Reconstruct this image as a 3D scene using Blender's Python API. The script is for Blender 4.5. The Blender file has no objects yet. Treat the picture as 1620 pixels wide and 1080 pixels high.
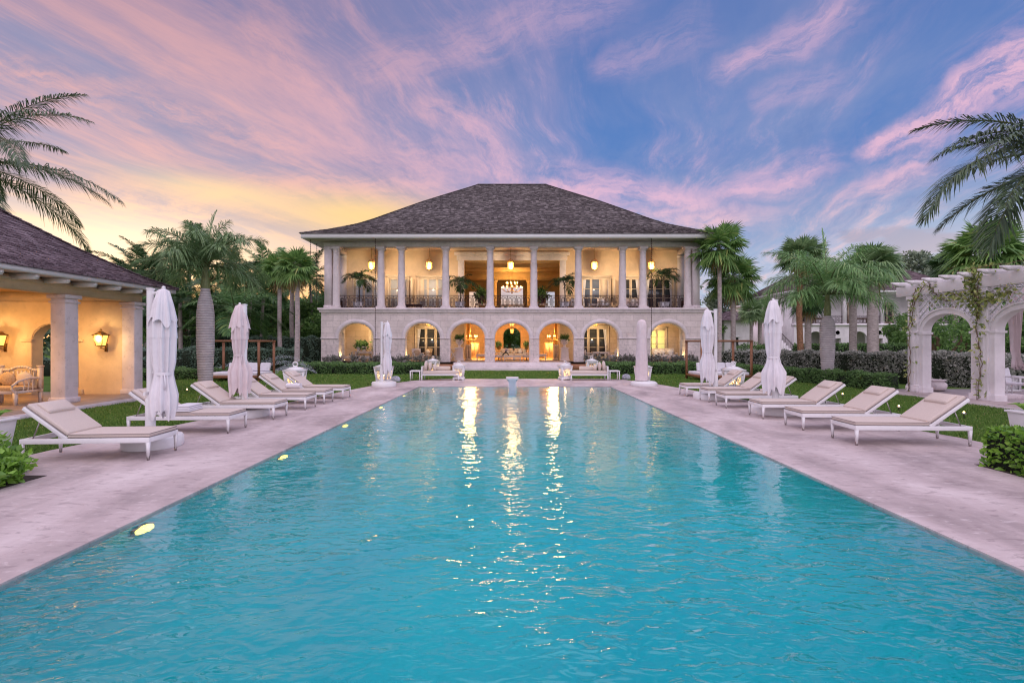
import bpy, math, random
import numpy as np
from mathutils import Vector, Matrix
random.seed(7); RNG = np.random.default_rng(7)
R = math.radians
sc = bpy.context.scene
col = sc.collection

# ------------------------------------------------------------------ camera, world, sun, exposure
H = 2.0; F = 765.0                      # camera height over the deck; focal length in photo pixels
cam = bpy.data.cameras.new('camera'); cam.sensor_width = 36; cam.lens = F/1620*36
cam.shift_y = 2/1620; cam.clip_end = 2000; cam.clip_start = 0.05
camo = bpy.data.objects.new('camera', cam); col.objects.link(camo)
camo.location = (0, 0, H); camo.rotation_euler = (R(90), 0, 0); sc.camera = camo
sc.view_settings.view_transform = 'Standard'; sc.view_settings.look = 'None'
sc.view_settings.exposure = 0.10; sc.view_settings.gamma = 1.0
cy = sc.cycles
cy.max_bounces = 9; cy.diffuse_bounces = 4; cy.glossy_bounces = 4; cy.transmission_bounces = 7; cy.transparent_max_bounces = 8
cy.use_denoising = True; cy.sample_clamp_indirect = 14.0; cy.blur_glossy = 0.4; cy.filter_width = 1.15
try: cy.denoiser = 'OPENIMAGEDENOISE'
except Exception: pass

SUN_EL, SUN_AZ = R(6), R(-38)
world = bpy.data.worlds.new('World'); sc.world = world; world.use_nodes = True
class NT:
    """tiny node-tree helper"""
    def __init__(s, nt): s.nt = nt; s.n = nt.nodes; s.l = nt.links
    def node(s, t, **k):
        n = s.n.new(t)
        for a, b in k.items(): setattr(n, a, b)
        return n
    def put(s, sock, v):
        if isinstance(v, bpy.types.NodeSocket): s.l.new(v, sock)
        elif v is not None:
            if isinstance(v, (tuple, list)) and len(v) == 3 and sock.type == 'RGBA': v = (*v, 1)
            sock.default_value = v
    def m(s, op, a, b=None, c=None, clamp=False):
        n = s.node('ShaderNodeMath', operation=op, use_clamp=clamp)
        s.put(n.inputs[0], a); s.put(n.inputs[1], b)
        if c is not None: s.put(n.inputs[2], c)
        return n.outputs[0]
    def vm(s, op, a, b=None):
        n = s.node('ShaderNodeVectorMath', operation=op); s.put(n.inputs[0], a)
        if b is not None: s.put(n.inputs[1], b)
        return n.outputs[0]
    def ss(s, x, a, b):                 # smoothstep
        n = s.node('ShaderNodeMapRange', interpolation_type='SMOOTHSTEP')
        s.put(n.inputs[0], x); s.put(n.inputs[1], a); s.put(n.inputs[2], b); return n.outputs[0]
    def mix(s, f, a, b, mode='MIX'):
        n = s.node('ShaderNodeMix', data_type='RGBA', blend_type=mode)
        s.put(n.inputs[0], f); s.put(n.inputs[6], a); s.put(n.inputs[7], b); return n.outputs[2]
    def noise(s, vec, scale, detail=4, rough=0.55, dist=0.0, col=False):
        n = s.node('ShaderNodeTexNoise'); s.put(n.inputs['Vector'], vec)
        n.inputs['Scale'].default_value = scale; n.inputs['Detail'].default_value = detail
        n.inputs['Roughness'].default_value = rough; n.inputs['Distortion'].default_value = dist
        return n.outputs['Color' if col else 'Fac']
    def comb(s, x, y, z=0.0):
        n = s.node('ShaderNodeCombineXYZ'); s.put(n.inputs[0], x); s.put(n.inputs[1], y); s.put(n.inputs[2], z); return n.outputs[0]
    def sep(s, v):
        n = s.node('ShaderNodeSeparateXYZ'); s.put(n.inputs[0], v); return n.outputs
    def ramp(s, f, stops):
        n = s.node('ShaderNodeValToRGB'); s.put(n.inputs[0], f); e = n.color_ramp.elements
        while len(e) < len(stops): e.new(0.5)
        for q, (p, c) in zip(e, stops): q.position = p; q.color = (*c, 1)
        return n.outputs[0]
    def bump(s, h, strength, dist=0.02, normal=None):
        n = s.node('ShaderNodeBump'); n.inputs['Strength'].default_value = strength
        n.inputs['Distance'].default_value = dist; s.put(n.inputs['Height'], h)
        if normal is not None: s.put(n.inputs['Normal'], normal)
        return n.outputs[0]
    def mapv(s, vec, scale=(1, 1, 1), rot=(0, 0, 0), loc=(0, 0, 0)):
        n = s.node('ShaderNodeMapping'); s.put(n.inputs[0], vec)
        n.inputs['Scale'].default_value = scale; n.inputs['Rotation'].default_value = rot; n.inputs['Location'].default_value = loc
        return n.outputs[0]

def build_world():
    t = NT(world.node_tree); t.n.clear()
    D = t.node('ShaderNodeTexCoord').outputs['Generated']
    x, y, z = t.sep(D)
    el = t.m('MAXIMUM', z, 0.0)
    left = t.ss(x, 0.25, -0.60)
    # clear air
    right_c = t.mix(t.ss(el, 0.0, 0.34), (0.52, 0.70, 0.86), (0.085, 0.215, 0.56))
    right_c = t.mix(t.ss(el, 0.34, 0.62), right_c, (0.10, 0.19, 0.50))
    left_c = t.mix(t.ss(el, 0.12, 0.25), (1.0, 0.66, 0.44), (0.185, 0.285, 0.53))
    left_c = t.mix(t.ss(el, 0.34, 0.6), left_c, (0.17, 0.18, 0.39))
    sky = t.mix(left, right_c, left_c)
    # wispy cloud sheet on a high plane: streaks run to one vanishing point on the horizon
    inv = t.m('DIVIDE', 1.0, t.m('ADD', el, 0.09))
    px, py = t.m('MULTIPLY', x, inv), t.m('MULTIPLY', y, inv)
    P = t.comb(px, py)
    P = t.mapv(P, rot=(0, 0, R(16)))
    warp = t.vm('SUBTRACT', t.noise(P, 0.55, 3, col=True), (0.5, 0.5, 0.5))
    wsc = t.node('ShaderNodeVectorMath', operation='SCALE'); t.put(wsc.inputs[0], warp); wsc.inputs['Scale'].default_value = 0.8
    Pw = t.vm('ADD', P, wsc.outputs[0])
    n1 = t.noise(t.mapv(Pw, (0.95, 0.20, 1)), 1.0, 9, 0.60)
    n2 = t.noise(t.mapv(Pw, (2.3, 0.55, 1), loc=(3, 7, 0)), 1.0, 9, 0.66)
    n3 = t.noise(t.mapv(Pw, (0.5, 0.4, 1), loc=(9, 2, 0)), 1.0, 4, 0.5)
    bias = t.m('MULTIPLY', left, 0.15)
    n1b = t.m('ADD', n1, bias)
    d1 = t.ss(t.m('ADD', n1b, t.m('MULTIPLY', t.m('SUBTRACT', n3, 0.5), 0.5)), 0.40, 0.74)
    d2 = t.m('MULTIPLY', t.ss(n2, 0.45, 0.80), t.ss(n1b, 0.40, 0.66))
    soft = t.m('MULTIPLY', d1, 0.80)
    dens = t.m('MULTIPLY', d2, 0.75)
    n5 = t.noise(t.mapv(Pw, (1.1, .5, 1), loc=(5, 1, 3)), 1.0, 7, .62)
    sky = t.mix(t.m('MULTIPLY', t.ss(n5, .38, .66), .55), sky, t.mix(left, (0.33, 0.36, 0.60), (0.33, 0.27, 0.43)))
    # the larger single streaks, as directions in front (tangent coordinates of direction)
    yy = t.m('MAXIMUM', y, 0.02)
    u, v = t.m('DIVIDE', x, yy), t.m('DIVIDE', z, yy)
    uv = t.comb(u, v)
    wn = t.vm('SUBTRACT', t.noise(uv, 5.0, 6, 0.62, col=True), (0.5, 0.5, 0.5))
    ws = t.node('ShaderNodeVectorMath', operation='SCALE'); t.put(ws.inputs[0], wn); ws.inputs['Scale'].default_value = 0.11
    uvw = t.vm('ADD', uv, ws.outputs[0])
    uw, vw, _ = t.sep(uvw)
    fr = t.ss(y, 0.25, 0.45)
    tex = t.noise(uv, 9.0, 8, 0.68)
    def streak(a, b, w0, w1, amt):
        ax, ay = (a[0]-810)/F, (542-a[1])/F; bx, by = (b[0]-810)/F, (542-b[1])/F
        L = math.hypot(bx-ax, by-ay); cx, cy_ = (bx-ax)/L, (by-ay)/L
        du, dv = t.m('SUBTRACT', uw, ax), t.m('SUBTRACT', vw, ay)
        s = t.m('DIVIDE', t.m('ADD', t.m('MULTIPLY', du, cx), t.m('MULTIPLY', dv, cy_)), L)
        p = t.m('ABSOLUTE', t.m('SUBTRACT', t.m('MULTIPLY', dv, cx), t.m('MULTIPLY', du, cy_)))
        w = t.m('ADD', w0, t.m('MULTIPLY', s, w1-w0))
        across = t.ss(t.m('DIVIDE', p, t.m('MAXIMUM', t.m('MULTIPLY', w, 1.5), 0.006)), 1.0, 0.0)
        ps = t.m('SUBTRACT', t.m('MULTIPLY', dv, cx), t.m('MULTIPLY', du, cy_))
        tex = t.noise(t.comb(t.m('MULTIPLY', s, L*7), t.m('MULTIPLY', ps, 34), a[0]*.01), 1.0, 8, .68, .15)
        along = t.m('MULTIPLY', t.ss(s, -0.08, 0.12), t.ss(s, 1.15, 0.75))
        g = t.m('MULTIPLY', across, along)
        g = t.m('MULTIPLY', g, t.m('ADD', 0.12, t.m('MULTIPLY', t.ss(tex, 0.30, 0.66), 1.05)))
        return t.m('MULTIPLY', t.m('MULTIPLY', g, fr), amt)
    st = [((1365, 248), (1680, 60), .02, .075, 1.25), ((1300, 350), (1490, 240), .02, .05, .8), ((1130, 120), (1370, 0), .03, .06, .75),
          ((-60, 85), (560, 250), .045, .05, .75), ((380, 30), (570, 200), .05, .07, .80), ((400, 215), (770, 265), .035, .06, .65),
          ((670, 150), (830, 290), .03, .05, .8), ((560, 110), (1010, -10), .06, .06, .65), ((100, 325), (760, 300), .045, .07, .9),
          ((930, 110), (1120, 40), .03, .06, .45), ((1010, 350), (1330, 260), .02, .04, .8), ((850, 290), (1160, 325), .06, .03, .9), ((880, 350), (1230, 345), .03, .03, .8),
          ((1180, 170), (1340, 120), .03, .05, .35)]
    for a in st: dens = t.m('MAXIMUM', dens, streak(*a))
    dens = t.m('MULTIPLY', dens, t.ss(el, 0.0, 0.05))
    cl_hi = t.mix(left, (0.80, 0.50, 0.68), (0.80, 0.42, 0.43))
    cl_lo = t.mix(left, (0.95, 0.62, 0.66), (1.02, 0.62, 0.38))
    cloud = t.mix(t.ss(el, 0.17, 0.29), cl_lo, cl_hi)
    veil = t.mix(left, (0.29, 0.33, 0.60), (0.35, 0.265, 0.43))
    veil = t.mix(t.ss(el, 0.13, 0.23), t.mix(left, (0.55, 0.56, 0.76), (0.78, 0.50, 0.46)), veil)
    veil = t.mix(t.m('MULTIPLY', t.ss(n2, .36, .66), t.m('ADD', .25, t.m('MULTIPLY', left, .5))), veil, cloud)
    sky = t.mix(t.m('MULTIPLY', soft, t.ss(el, 0.0, 0.06)), sky, veil)
    sky = t.mix(dens, sky, cloud)
    n4 = t.noise(t.mapv(Pw, (5.5, 1.3, 1), loc=(1, 4, 2)), 1.0, 9, 0.72)
    sky = t.mix(t.m('MULTIPLY', t.m('MULTIPLY', t.ss(n4, .47, .68), t.ss(n1b, .38, .58)), .7), sky, cloud)
    sky = t.mix(t.m('MULTIPLY', t.m('MULTIPLY', t.ss(n4, .52, .30), t.ss(n1b, .36, .56)), .55), sky, t.mix(left, (0.12, 0.22, 0.52), (0.24, 0.24, 0.44)))
    # small grey evening clouds low on the right
    lowc = t.m('MULTIPLY', t.ss(t.noise(t.mapv(D, (1, 1, 3.2)), 5.5, 5, .5), 0.52, 0.60), t.m('MULTIPLY', t.ss(el, 0.02, 0.09), t.ss(el, 0.235, 0.16)))
    sky = t.mix(t.m('MULTIPLY', t.m('MULTIPLY', lowc, t.ss(x, 0.38, 0.55)), 0.75), sky, (0.36, 0.32, 0.46))
    # afterglow where the sun has gone down, left of the house
    def glow(az, elv, wa, we, c, amt):
        nonlocal sky
        gx, gz = math.sin(R(az))*math.cos(R(elv)), math.sin(R(elv))
        dx = t.m('DIVIDE', t.m('SUBTRACT', x, gx), wa); dz = t.m('DIVIDE', t.m('SUBTRACT', z, gz), we)
        e = t.m('EXPONENT', t.m('MULTIPLY', t.m('ADD', t.m('MULTIPLY', dx, dx), t.m('MULTIPLY', dz, dz)), -1.0))
        e = t.m('MULTIPLY', t.m('MULTIPLY', e, t.ss(y, 0.0, 0.3)), amt)
        sky = t.mix(e, sky, c)
    glow(-37, 7.5, 0.20, 0.065, (1.12, 0.97, 0.78), 0.95)
    glow(-17, 14, 0.15, 0.042, (1.15, 0.76, 0.24), 0.8); glow(-31, 15, .10, .022, (1.05, .78, .34), .55)
    glow(-24, 3, 0.35, 0.065, (1.32, 0.60, 0.14), 0.95)
    glow(-22, 6.5, .28, .05, (1.15, .60, .26), .5)
    glow(50, 6, 0.25, 0.10, (0.95, 0.80, 0.80), 0.45)
    sky = t.mix(t.m('MULTIPLY', t.ss(el, .36, .60), .42), sky, t.mix(left, (0.10, 0.18, 0.46), (0.145, 0.135, 0.30)))
    sky = t.mix(1.0, sky, (0.86, 0.86, 0.86), 'MULTIPLY')
    # unseen sky overhead and behind the viewer, brightened on purpose to light the place
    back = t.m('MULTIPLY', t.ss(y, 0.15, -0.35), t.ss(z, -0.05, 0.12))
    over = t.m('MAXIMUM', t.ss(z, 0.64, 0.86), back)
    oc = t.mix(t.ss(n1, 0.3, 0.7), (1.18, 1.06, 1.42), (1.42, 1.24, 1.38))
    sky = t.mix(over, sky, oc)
    ns = t.node('ShaderNodeTexSky', sky_type='NISHITA', sun_disc=False, sun_elevation=SUN_EL, sun_rotation=SUN_AZ)
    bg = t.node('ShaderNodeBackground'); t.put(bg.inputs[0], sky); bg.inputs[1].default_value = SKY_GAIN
    bn = t.node('ShaderNodeBackground'); t.l.new(ns.outputs[0], bn.inputs[0]); bn.inputs[1].default_value = 0.014
    ad = t.node('ShaderNodeAddShader'); t.l.new(bg.outputs[0], ad.inputs[0]); t.l.new(bn.outputs[0], ad.inputs[1])
    out = t.node('ShaderNodeOutputWorld'); t.l.new(ad.outputs[0], out.inputs[0])
SKY_GAIN = 1.0
build_world()
sl = bpy.data.lights.new('sun', 'SUN'); sl.energy = 0.6; sl.angle = R(6); sl.color = (1.0, 0.72, 0.45)
so = bpy.data.objects.new('sun', sl); col.objects.link(so)
sd = Vector((math.sin(SUN_AZ)*math.cos(SUN_EL), math.cos(SUN_AZ)*math.cos(SUN_EL), math.sin(SUN_EL)))
so.rotation_euler = (-sd).to_track_quat('-Z', 'Y').to_euler(); so.location = (-30, 60, 30)

# ------------------------------------------------------------------ helpers
def at(px, Y): return (px-810)/F*Y
def zz(py, Y): return H+(542-py)/F*Y

class MB:
    def __init__(s): s.v = []; s.f = []; s.m = []; s.u = []; s.n = 0
    def add(s, V, Fc, mi=0):
        V = np.asarray(V, float).reshape(-1, 3)
        s.v.append(V); b = s.n; s.n += len(V)
        for q in Fc: s.f.append([b+i for i in q]); s.m.append(mi)
        return s
    def addnp(s, V, Q, mi=0):
        V = np.asarray(V, float).reshape(-1, 3); s.v.append(V)
        s.f.extend((np.asarray(Q)+s.n).tolist()); s.m.extend([mi]*len(Q)); s.n += len(V); return s
    def box(s, x0, x1, y0, y1, z0, z1, mi=0):
        return s.add([(x0,y0,z0),(x1,y0,z0),(x1,y1,z0),(x0,y1,z0),(x0,y0,z1),(x1,y0,z1),(x1,y1,z1),(x0,y1,z1)],
              [(3,2,1,0),(4,5,6,7),(0,1,5,4),(1,2,6,5),(2,3,7,6),(3,0,4,7)], mi)
    def taper(s, c0, s0, c1, s1, mi=0):   # box from rectangle s0 at c0 to rectangle s1 at c1
        V = []
        for c, d in ((c0, s0), (c1, s1)):
            for a, b in ((-1,-1),(1,-1),(1,1),(-1,1)): V.append((c[0]+a*d[0]/2, c[1]+b*d[1]/2, c[2]))
        return s.add(V, [(3,2,1,0),(4,5,6,7),(0,1,5,4),(1,2,6,5),(2,3,7,6),(3,0,4,7)], mi)
    def bar(s, p, q, w, h=None, mi=0, up=(0,0,1)):   # rectangular bar from p to q
        p, q = Vector(p), Vector(q); d = (q-p).normalized(); h = h or w
        u = Vector(up)
        if abs(d.dot(u)) > 0.98: u = Vector((0,1,0))
        sx = d.cross(u).normalized()*(w/2); sy = sx.cross(d).normalized()*(h/2)
        V = [b+e for b in (p, q) for e in (-sx-sy, sx-sy, sx+sy, -sx+sy)]
        return s.add(V, [(3,2,1,0),(4,5,6,7),(0,1,5,4),(1,2,6,5),(2,3,7,6),(3,0,4,7)], mi)
    def tube(s, pts, r, n=8, mi=0, cap=True):
        pts = [Vector(p) for p in pts]; k = len(pts)
        rs = r if isinstance(r, (list, tuple)) else [r]*k
        V = []; ref = Vector((0.13, 0.21, 1)) 
        for i, p in enumerate(pts):
            d = (pts[min(i+1,k-1)]-pts[max(i-1,0)]).normalized()
            rr = ref if abs(d.dot(ref.normalized())) < .95 else Vector((1,0.1,0))
            a = d.cross(rr).normalized(); b = a.cross(d).normalized()
            for j in range(n):
                th = 2*math.pi*j/n; V.append(p+a*(rs[i]*math.cos(th))+b*(rs[i]*math.sin(th)))
        Fc = [(i*n+j, (i+1)*n+j, (i+1)*n+(j+1)%n, i*n+(j+1)%n) for i in range(k-1) for j in range(n)]
        if cap: Fc += [tuple(range(n)), tuple((k-1)*n+j for j in reversed(range(n)))]
        return s.add(V, Fc, mi)
    def lathe(s, prof, n=24, c=(0,0,0), mi=0, rf=None, cap=True, sq=False):
        V = []; k = len(prof)
        for i, (r, z) in enumerate(prof):
            for j in range(n):
                th = 2*math.pi*(j+.5)/n; rr = r if rf is None else r*rf(th, z)
                if sq: rr = rr/max(abs(math.cos(th)), abs(math.sin(th)))
                V.append((c[0]+rr*math.cos(th), c[1]+rr*math.sin(th), c[2]+z))
        Fc = [(i*n+j, i*n+(j+1)%n, (i+1)*n+(j+1)%n, (i+1)*n+j) for i in range(k-1) for j in range(n)]
        if cap: Fc += [tuple(reversed(range(n))), tuple((k-1)*n+j for j in range(n))]
        return s.add(V, Fc, mi)
    def sphere(s, c, r, n=12, m=8, mi=0, jit=0):
        prof = [(max(1e-4, math.sin(math.pi*i/m)), -math.cos(math.pi*i/m)) for i in range(m+1)]
        V = []
        rx, ry, rz = r if isinstance(r, (tuple, list)) else (r, r, r)
        for a, z in prof:
            for j in range(n):
                th = 2*math.pi*j/n; q = 1+random.uniform(-jit, jit)
                V.append((c[0]+rx*a*math.cos(th)*q, c[1]+ry*a*math.sin(th)*q, c[2]+rz*z*q))
        Fc = [(i*n+j, i*n+(j+1)%n, (i+1)*n+(j+1)%n, (i+1)*n+j) for i in range(m) for j in range(n)]
        return s.add(V, Fc, mi)
    def poly(s, pts, z0, z1, mi=0):       # extruded flat polygon (counter-clockwise)
        k = len(pts)
        return s.add([(x,y,z0) for x,y in pts]+[(x,y,z1) for x,y in pts],
            [tuple(reversed(range(k))), tuple(range(k,2*k))]+[(i,(i+1)%k,k+(i+1)%k,k+i) for i in range(k)], mi)
    def archwall(s, axis, a0, a1, z0, z1, d0, d1, ops, mi=0, n=16, mi_in=None):
        """slab along axis x or y from a0 to a1, depth d0..d1, openings (centre, half width, bottom, spring, crown)"""
        mi_in = mi if mi_in is None else mi_in
        def pt(a, d, z): return (a, d, z) if axis == 'x' else (d, a, z)
        def quad(p, flip=False, m=mi):
            if axis == 'y': flip = not flip
            s.add(p, [(3,2,1,0) if flip else (0,1,2,3)], m)
        def panel(x0, x1, za0, za1, zb0, zb1):   # both faces
            for d, fl in ((d0, False), (d1, True)):
                quad([pt(x0,d,za0), pt(x1,d,za1), pt(x1,d,zb1), pt(x0,d,zb0)], fl)
        cur = a0
        for (c, hw, zb, zs, zc) in sorted(ops):
            panel(cur, c-hw, z0, z0, z1, z1)
            if zb > z0+1e-4:
                panel(c-hw, c+hw, z0, z0, zb, zb)
                quad([pt(c-hw,d0,zb), pt(c+hw,d0,zb), pt(c+hw,d1,zb), pt(c-hw,d1,zb)], m=mi_in)
            xs = [c-hw*math.cos(math.pi*i/n) for i in range(n+1)] if zc > zs else [c-hw, c+hw]
            hz = [zs+(zc-zs)*math.sqrt(max(0, 1-((x-c)/hw)**2)) for x in xs]
            for i in range(len(xs)-1):
                panel(xs[i], xs[i+1], hz[i], hz[i+1], z1, z1)
                quad([pt(xs[i],d0,hz[i]), pt(xs[i],d1,hz[i]), pt(xs[i+1],d1,hz[i+1]), pt(xs[i+1],d0,hz[i+1])], m=mi_in)
            quad([pt(c-hw,d0,zb), pt(c-hw,d1,zb), pt(c-hw,d1,zs), pt(c-hw,d0,zs)], m=mi_in)
            quad([pt(c+hw,d0,zb), pt(c+hw,d0,zs), pt(c+hw,d1,zs), pt(c+hw,d1,zb)], m=mi_in)
            cur = c+hw
        panel(cur, a1, z0, z0, z1, z1)
        quad([pt(a0,d0,z1), pt(a1,d0,z1), pt(a1,d1,z1), pt(a0,d1,z1)])
        quad([pt(a0,d0,z0), pt(a0,d0,z1), pt(a0,d1,z1), pt(a0,d1,z0)], True)
        quad([pt(a1,d0,z0), pt(a1,d0,z1), pt(a1,d1,z1), pt(a1,d1,z0)])
        return s
    def archband(s, axis, c, hw, zs, zc, w, d0, d1, mi=0, n=20):   # raised arch moulding round an opening
        def pt(a, d, z): return (a, d, z) if axis == 'x' else (d, a, z)
        V = []
        for i in range(n+1):
            th = math.pi*i/n
            for k in (0, 1):
                a = c-(hw+w*k)*math.cos(th); z = zs+(zc-zs+w*k)*math.sin(th)
                V += [pt(a, d0, z), pt(a, d1, z)]
        Fc = []
        for i in range(n):
            b = i*4; e = b+4
            Fc += [(b,e,e+2,b+2), (b+1,b+3,e+3,e+1), (b,b+1,e+1,e), (b+2,e+2,e+3,b+3)]
        return s.add(V, Fc, mi)
    def build(s, name, mats, parent=None, origin=None, smooth=None, bevel=0, seg=2, uv=None):
        V = np.concatenate(s.v) if s.v else np.zeros((0, 3))
        base = Vector((0,0,0))
        if parent is not None:
            p = parent
            while p is not None: base += p.location; p = p.parent
        elif origin is not None: base = Vector(origin)
        V = V-np.array(base)
        me = bpy.data.meshes.new(name)
        me.vertices.add(len(V)); me.vertices.foreach_set('co', V.astype(np.float32).ravel())
        ln = np.fromiter((len(q) for q in s.f), int, len(s.f)); tot = int(ln.sum())
        me.loops.add(tot); me.loops.foreach_set('vertex_index', np.fromiter((i for q in s.f for i in q), np.int32, tot))
        me.polygons.add(len(s.f)); st = np.concatenate([[0], np.cumsum(ln)[:-1]]) if len(ln) else np.zeros(0)
        me.polygons.foreach_set('loop_start', st.astype(np.int32)); me.polygons.foreach_set('loop_total', ln.astype(np.int32))
        for m in (mats if isinstance(mats, (list, tuple)) else [mats]): me.materials.append(m)
        me.polygons.foreach_set('material_index', np.array(s.m, np.int32))
        me.update(calc_edges=True); me.validate()
        if smooth is not None:
            me.shade_smooth()
            if smooth < 180: me.set_sharp_from_angle(angle=R(smooth))
        o = bpy.data.objects.new(name, me); col.objects.link(o)
        if parent is not None: o.parent = parent
        elif origin is not None: o.location = base
        if bevel:
            b = o.modifiers.new('bevel', 'BEVEL'); b.width = bevel; b.segments = seg; b.limit_method = 'ANGLE'; b.angle_limit = R(40)
        return o

def tag(o, label=None, cat=None, group=None, kind=None):
    if label: o['label'] = label
    if cat: o['category'] = cat
    if group: o['group'] = group
    if kind: o['kind'] = kind
    return o
def empty(name, loc=(0,0,0), rz=0.0):
    o = bpy.data.objects.new(name, None); col.objects.link(o); o.location = loc; o.rotation_euler = (0,0,rz)
    o.empty_display_size = 0.2; return o
def kids(o): return [c for c in col.objects if c.parent is o]
_ch = {}
def copy_tree(o, parent=None):
    c = o.copy(); col.objects.link(c)
    if parent is not None: c.parent = parent
    for ch in list(o.children): copy_tree(ch, c)
    return c
def put(proto, used, loc, rz, label, scale=None, group=None):
    o = proto if not used else copy_tree(proto)
    o.location = loc; o.rotation_euler = (0, 0, rz)
    if scale is not None: o.scale = scale if isinstance(scale, (tuple, list)) else (scale,)*3
    o['label'] = label
    if group: o['group'] = group
    return o
def lamp(name, loc, power, color=(1.0, 0.66, 0.28), rad=0.08, parent=None, spot=None, aim=None):
    l = bpy.data.lights.new(name, 'SPOT' if spot else 'POINT'); l.energy = power; l.color = color; l.shadow_soft_size = rad
    o = bpy.data.objects.new(name, l); col.objects.link(o)
    base = Vector((0,0,0)); p = parent
    while p is not None: base += p.location; p = p.parent
    o.location = Vector(loc)-base
    if parent is not None: o.parent = parent
    if spot: l.spot_size = R(spot); l.spot_blend = 0.6; o.rotation_euler = Vector(aim).to_track_quat('-Z', 'Y').to_euler()
    return o

# ------------------------------------------------------------------ materials
def mat(name, fn):
    m = bpy.data.materials.new(name); m.use_nodes = True; t = NT(m.node_tree)
    b = t.n['Principled BSDF']; fn(t, b); return m
def plain(name, c, rough=0.6, var=0.12, scale=6, metal=0.0, bump=0.0, spec=0.4, streak=(1,1,1)):
    def fn(t, b):
        P = t.node('ShaderNodeTexCoord').outputs['Object']
        n = t.noise(t.mapv(P, streak), scale, 6, 0.6)
        lo = tuple(max(0, q*(1-var*1.6)) for q in c); hi = tuple(min(1, q*(1+var)) for q in c)
        t.put(b.inputs['Base Color'], t.ramp(n, [(0.3, lo), (0.7, hi)]))
        b.inputs['Roughness'].default_value = rough; b.inputs['Metallic'].default_value = metal
        b.inputs['Specular IOR Level'].default_value = spec
        if bump: t.put(b.inputs['Normal'], t.bump(t.noise(P, scale*6, 5, .6), bump, 0.01))
    return mat(name, fn)
def emit(name, c, k):
    def fn(t, b):
        b.inputs['Base Color'].default_value = (*c, 1); b.inputs['Emission Color'].default_value = (*c, 1); b.inputs['Emission Strength'].default_value = k
    return mat(name, fn)
LEAF = 2.1
def leafmat(name, dark, light, rough=0.5, trans=0.25, extra=None):
    def fn(t, b):
        g = t.node('ShaderNodeNewGeometry').outputs['Random Per Island']
        st = [(0.0, dark), (0.75, light)]
        if extra: st += [(0.93, light), (1.0, extra)]
        c = t.ramp(g, [(p_, tuple(min(.5, LEAF*v_) for v_ in q_)) for p_, q_ in st]); t.put(b.inputs['Base Color'], c); b.inputs['Roughness'].default_value = rough
        b.inputs['Specular IOR Level'].default_value = 0.35
        tr = t.node('ShaderNodeBsdfTranslucent'); t.l.new(c, tr.inputs[0])
        mx = t.node('ShaderNodeMixShader'); mx.inputs[0].default_value = trans
        t.l.new(b.outputs[0], mx.inputs[1]); t.l.new(tr.outputs[0], mx.inputs[2])
        t.l.new(mx.outputs[0], t.n['Material Output'].inputs[0])
    return mat(name, fn)

def stone_fn(c, joint=True, bw=1.1, bh=0.46, pit=1.0, warm=None):
    def fn(t, b):
        P = t.node('ShaderNodeTexCoord').outputs['Object']
        x, y, z = t.sep(P)
        n = t.noise(P, .9, 6, .65); n2 = t.noise(P, 5, 6, .68); n3 = t.noise(P, 38, 3, .6)
        base = t.ramp(n, [(0.3, tuple(q*.80 for q in c)), (0.68, tuple(min(1, q*1.08) for q in c))])
        rough_ = t.m('MULTIPLY', t.ss(z, 2.6, 2.2), .05 if joint else 0.0)   # the coursed stone below the impost band is coarser
        pits = t.ss(t.m('ADD', t.m('ADD', t.m('MULTIPLY', n2, .7), t.m('MULTIPLY', n3, .3)), rough_), 0.53, 0.64)
        base = t.mix(t.m('MULTIPLY', pits, 0.62*pit), base, tuple(q*.50 for q in c))
        stain = t.noise(t.mapv(P, (1.6, 1.6, .22)), 1.6, 5, .6)
        base = t.mix(t.m('MULTIPLY', t.ss(stain, .54, .74), .35*pit), base, tuple(q*.62 for q in c))
        h = t.m('SUBTRACT', 1.0, t.m('MULTIPLY', pits, .6))
        if joint:
            br = t.node('ShaderNodeTexBrick'); t.put(br.inputs['Vector'], t.comb(t.m('ADD', x, y), z))
            br.inputs['Scale'].default_value = 1; br.inputs['Brick Width'].default_value = bw; br.inputs['Row Height'].default_value = bh
            br.inputs['Mortar Size'].default_value = 0.016; br.inputs['Mortar Smooth'].default_value = .4
            t.put(br.inputs['Color1'], (0, 0, 0)); t.put(br.inputs['Color2'], (1, 1, 1)); t.put(br.inputs['Mortar'], (.5, .5, .5))
            f = br.outputs['Fac']; bc = t.sep(br.outputs['Color'])[0]
            base = t.mix(t.m('MULTIPLY', bc, .30), base, tuple(q*.7 for q in c))
            base = t.mix(t.m('MULTIPLY', f, .42), base, tuple(q*.42 for q in c))
            h = t.m('SUBTRACT', h, f)
        t.put(b.inputs['Base Color'], base); b.inputs['Roughness'].default_value = .85; b.inputs['Specular IOR Level'].default_value = .2
        t.put(b.inputs['Normal'], t.bump(h, 0.5, 0.012))
    return fn
M = {}
M['coral'] = mat('coral_stone', stone_fn((0.75, 0.655, 0.635)))
M['coral_smooth'] = mat('coral_stone_smooth', stone_fn((0.74, 0.66, 0.67), joint=False, pit=.7))
M['plaster'] = mat('ochre_plaster', stone_fn((0.66, 0.50, 0.36), joint=False, pit=.35))
M['cream'] = mat('cream_plaster', stone_fn((0.74, 0.57, 0.38), joint=False, pit=.3))
M['ochre'] = plain('interior_ochre', (0.74, 0.50, 0.24), .8, .08, 2)
M['interior'] = mat('interior_stone', stone_fn((0.62, 0.46, 0.33), bw=.8, bh=.5, pit=.4))
M['terrace'] = plain('terrace_tile', (0.50, 0.36, 0.27), .35, .15, 3)
M['whitepaint'] = plain('white_paint', (0.80, 0.79, 0.80), .42, .03, 5)
M['whitewall'] = mat('white_wall', stone_fn((0.84, 0.80, 0.82), joint=False, pit=.12))
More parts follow.
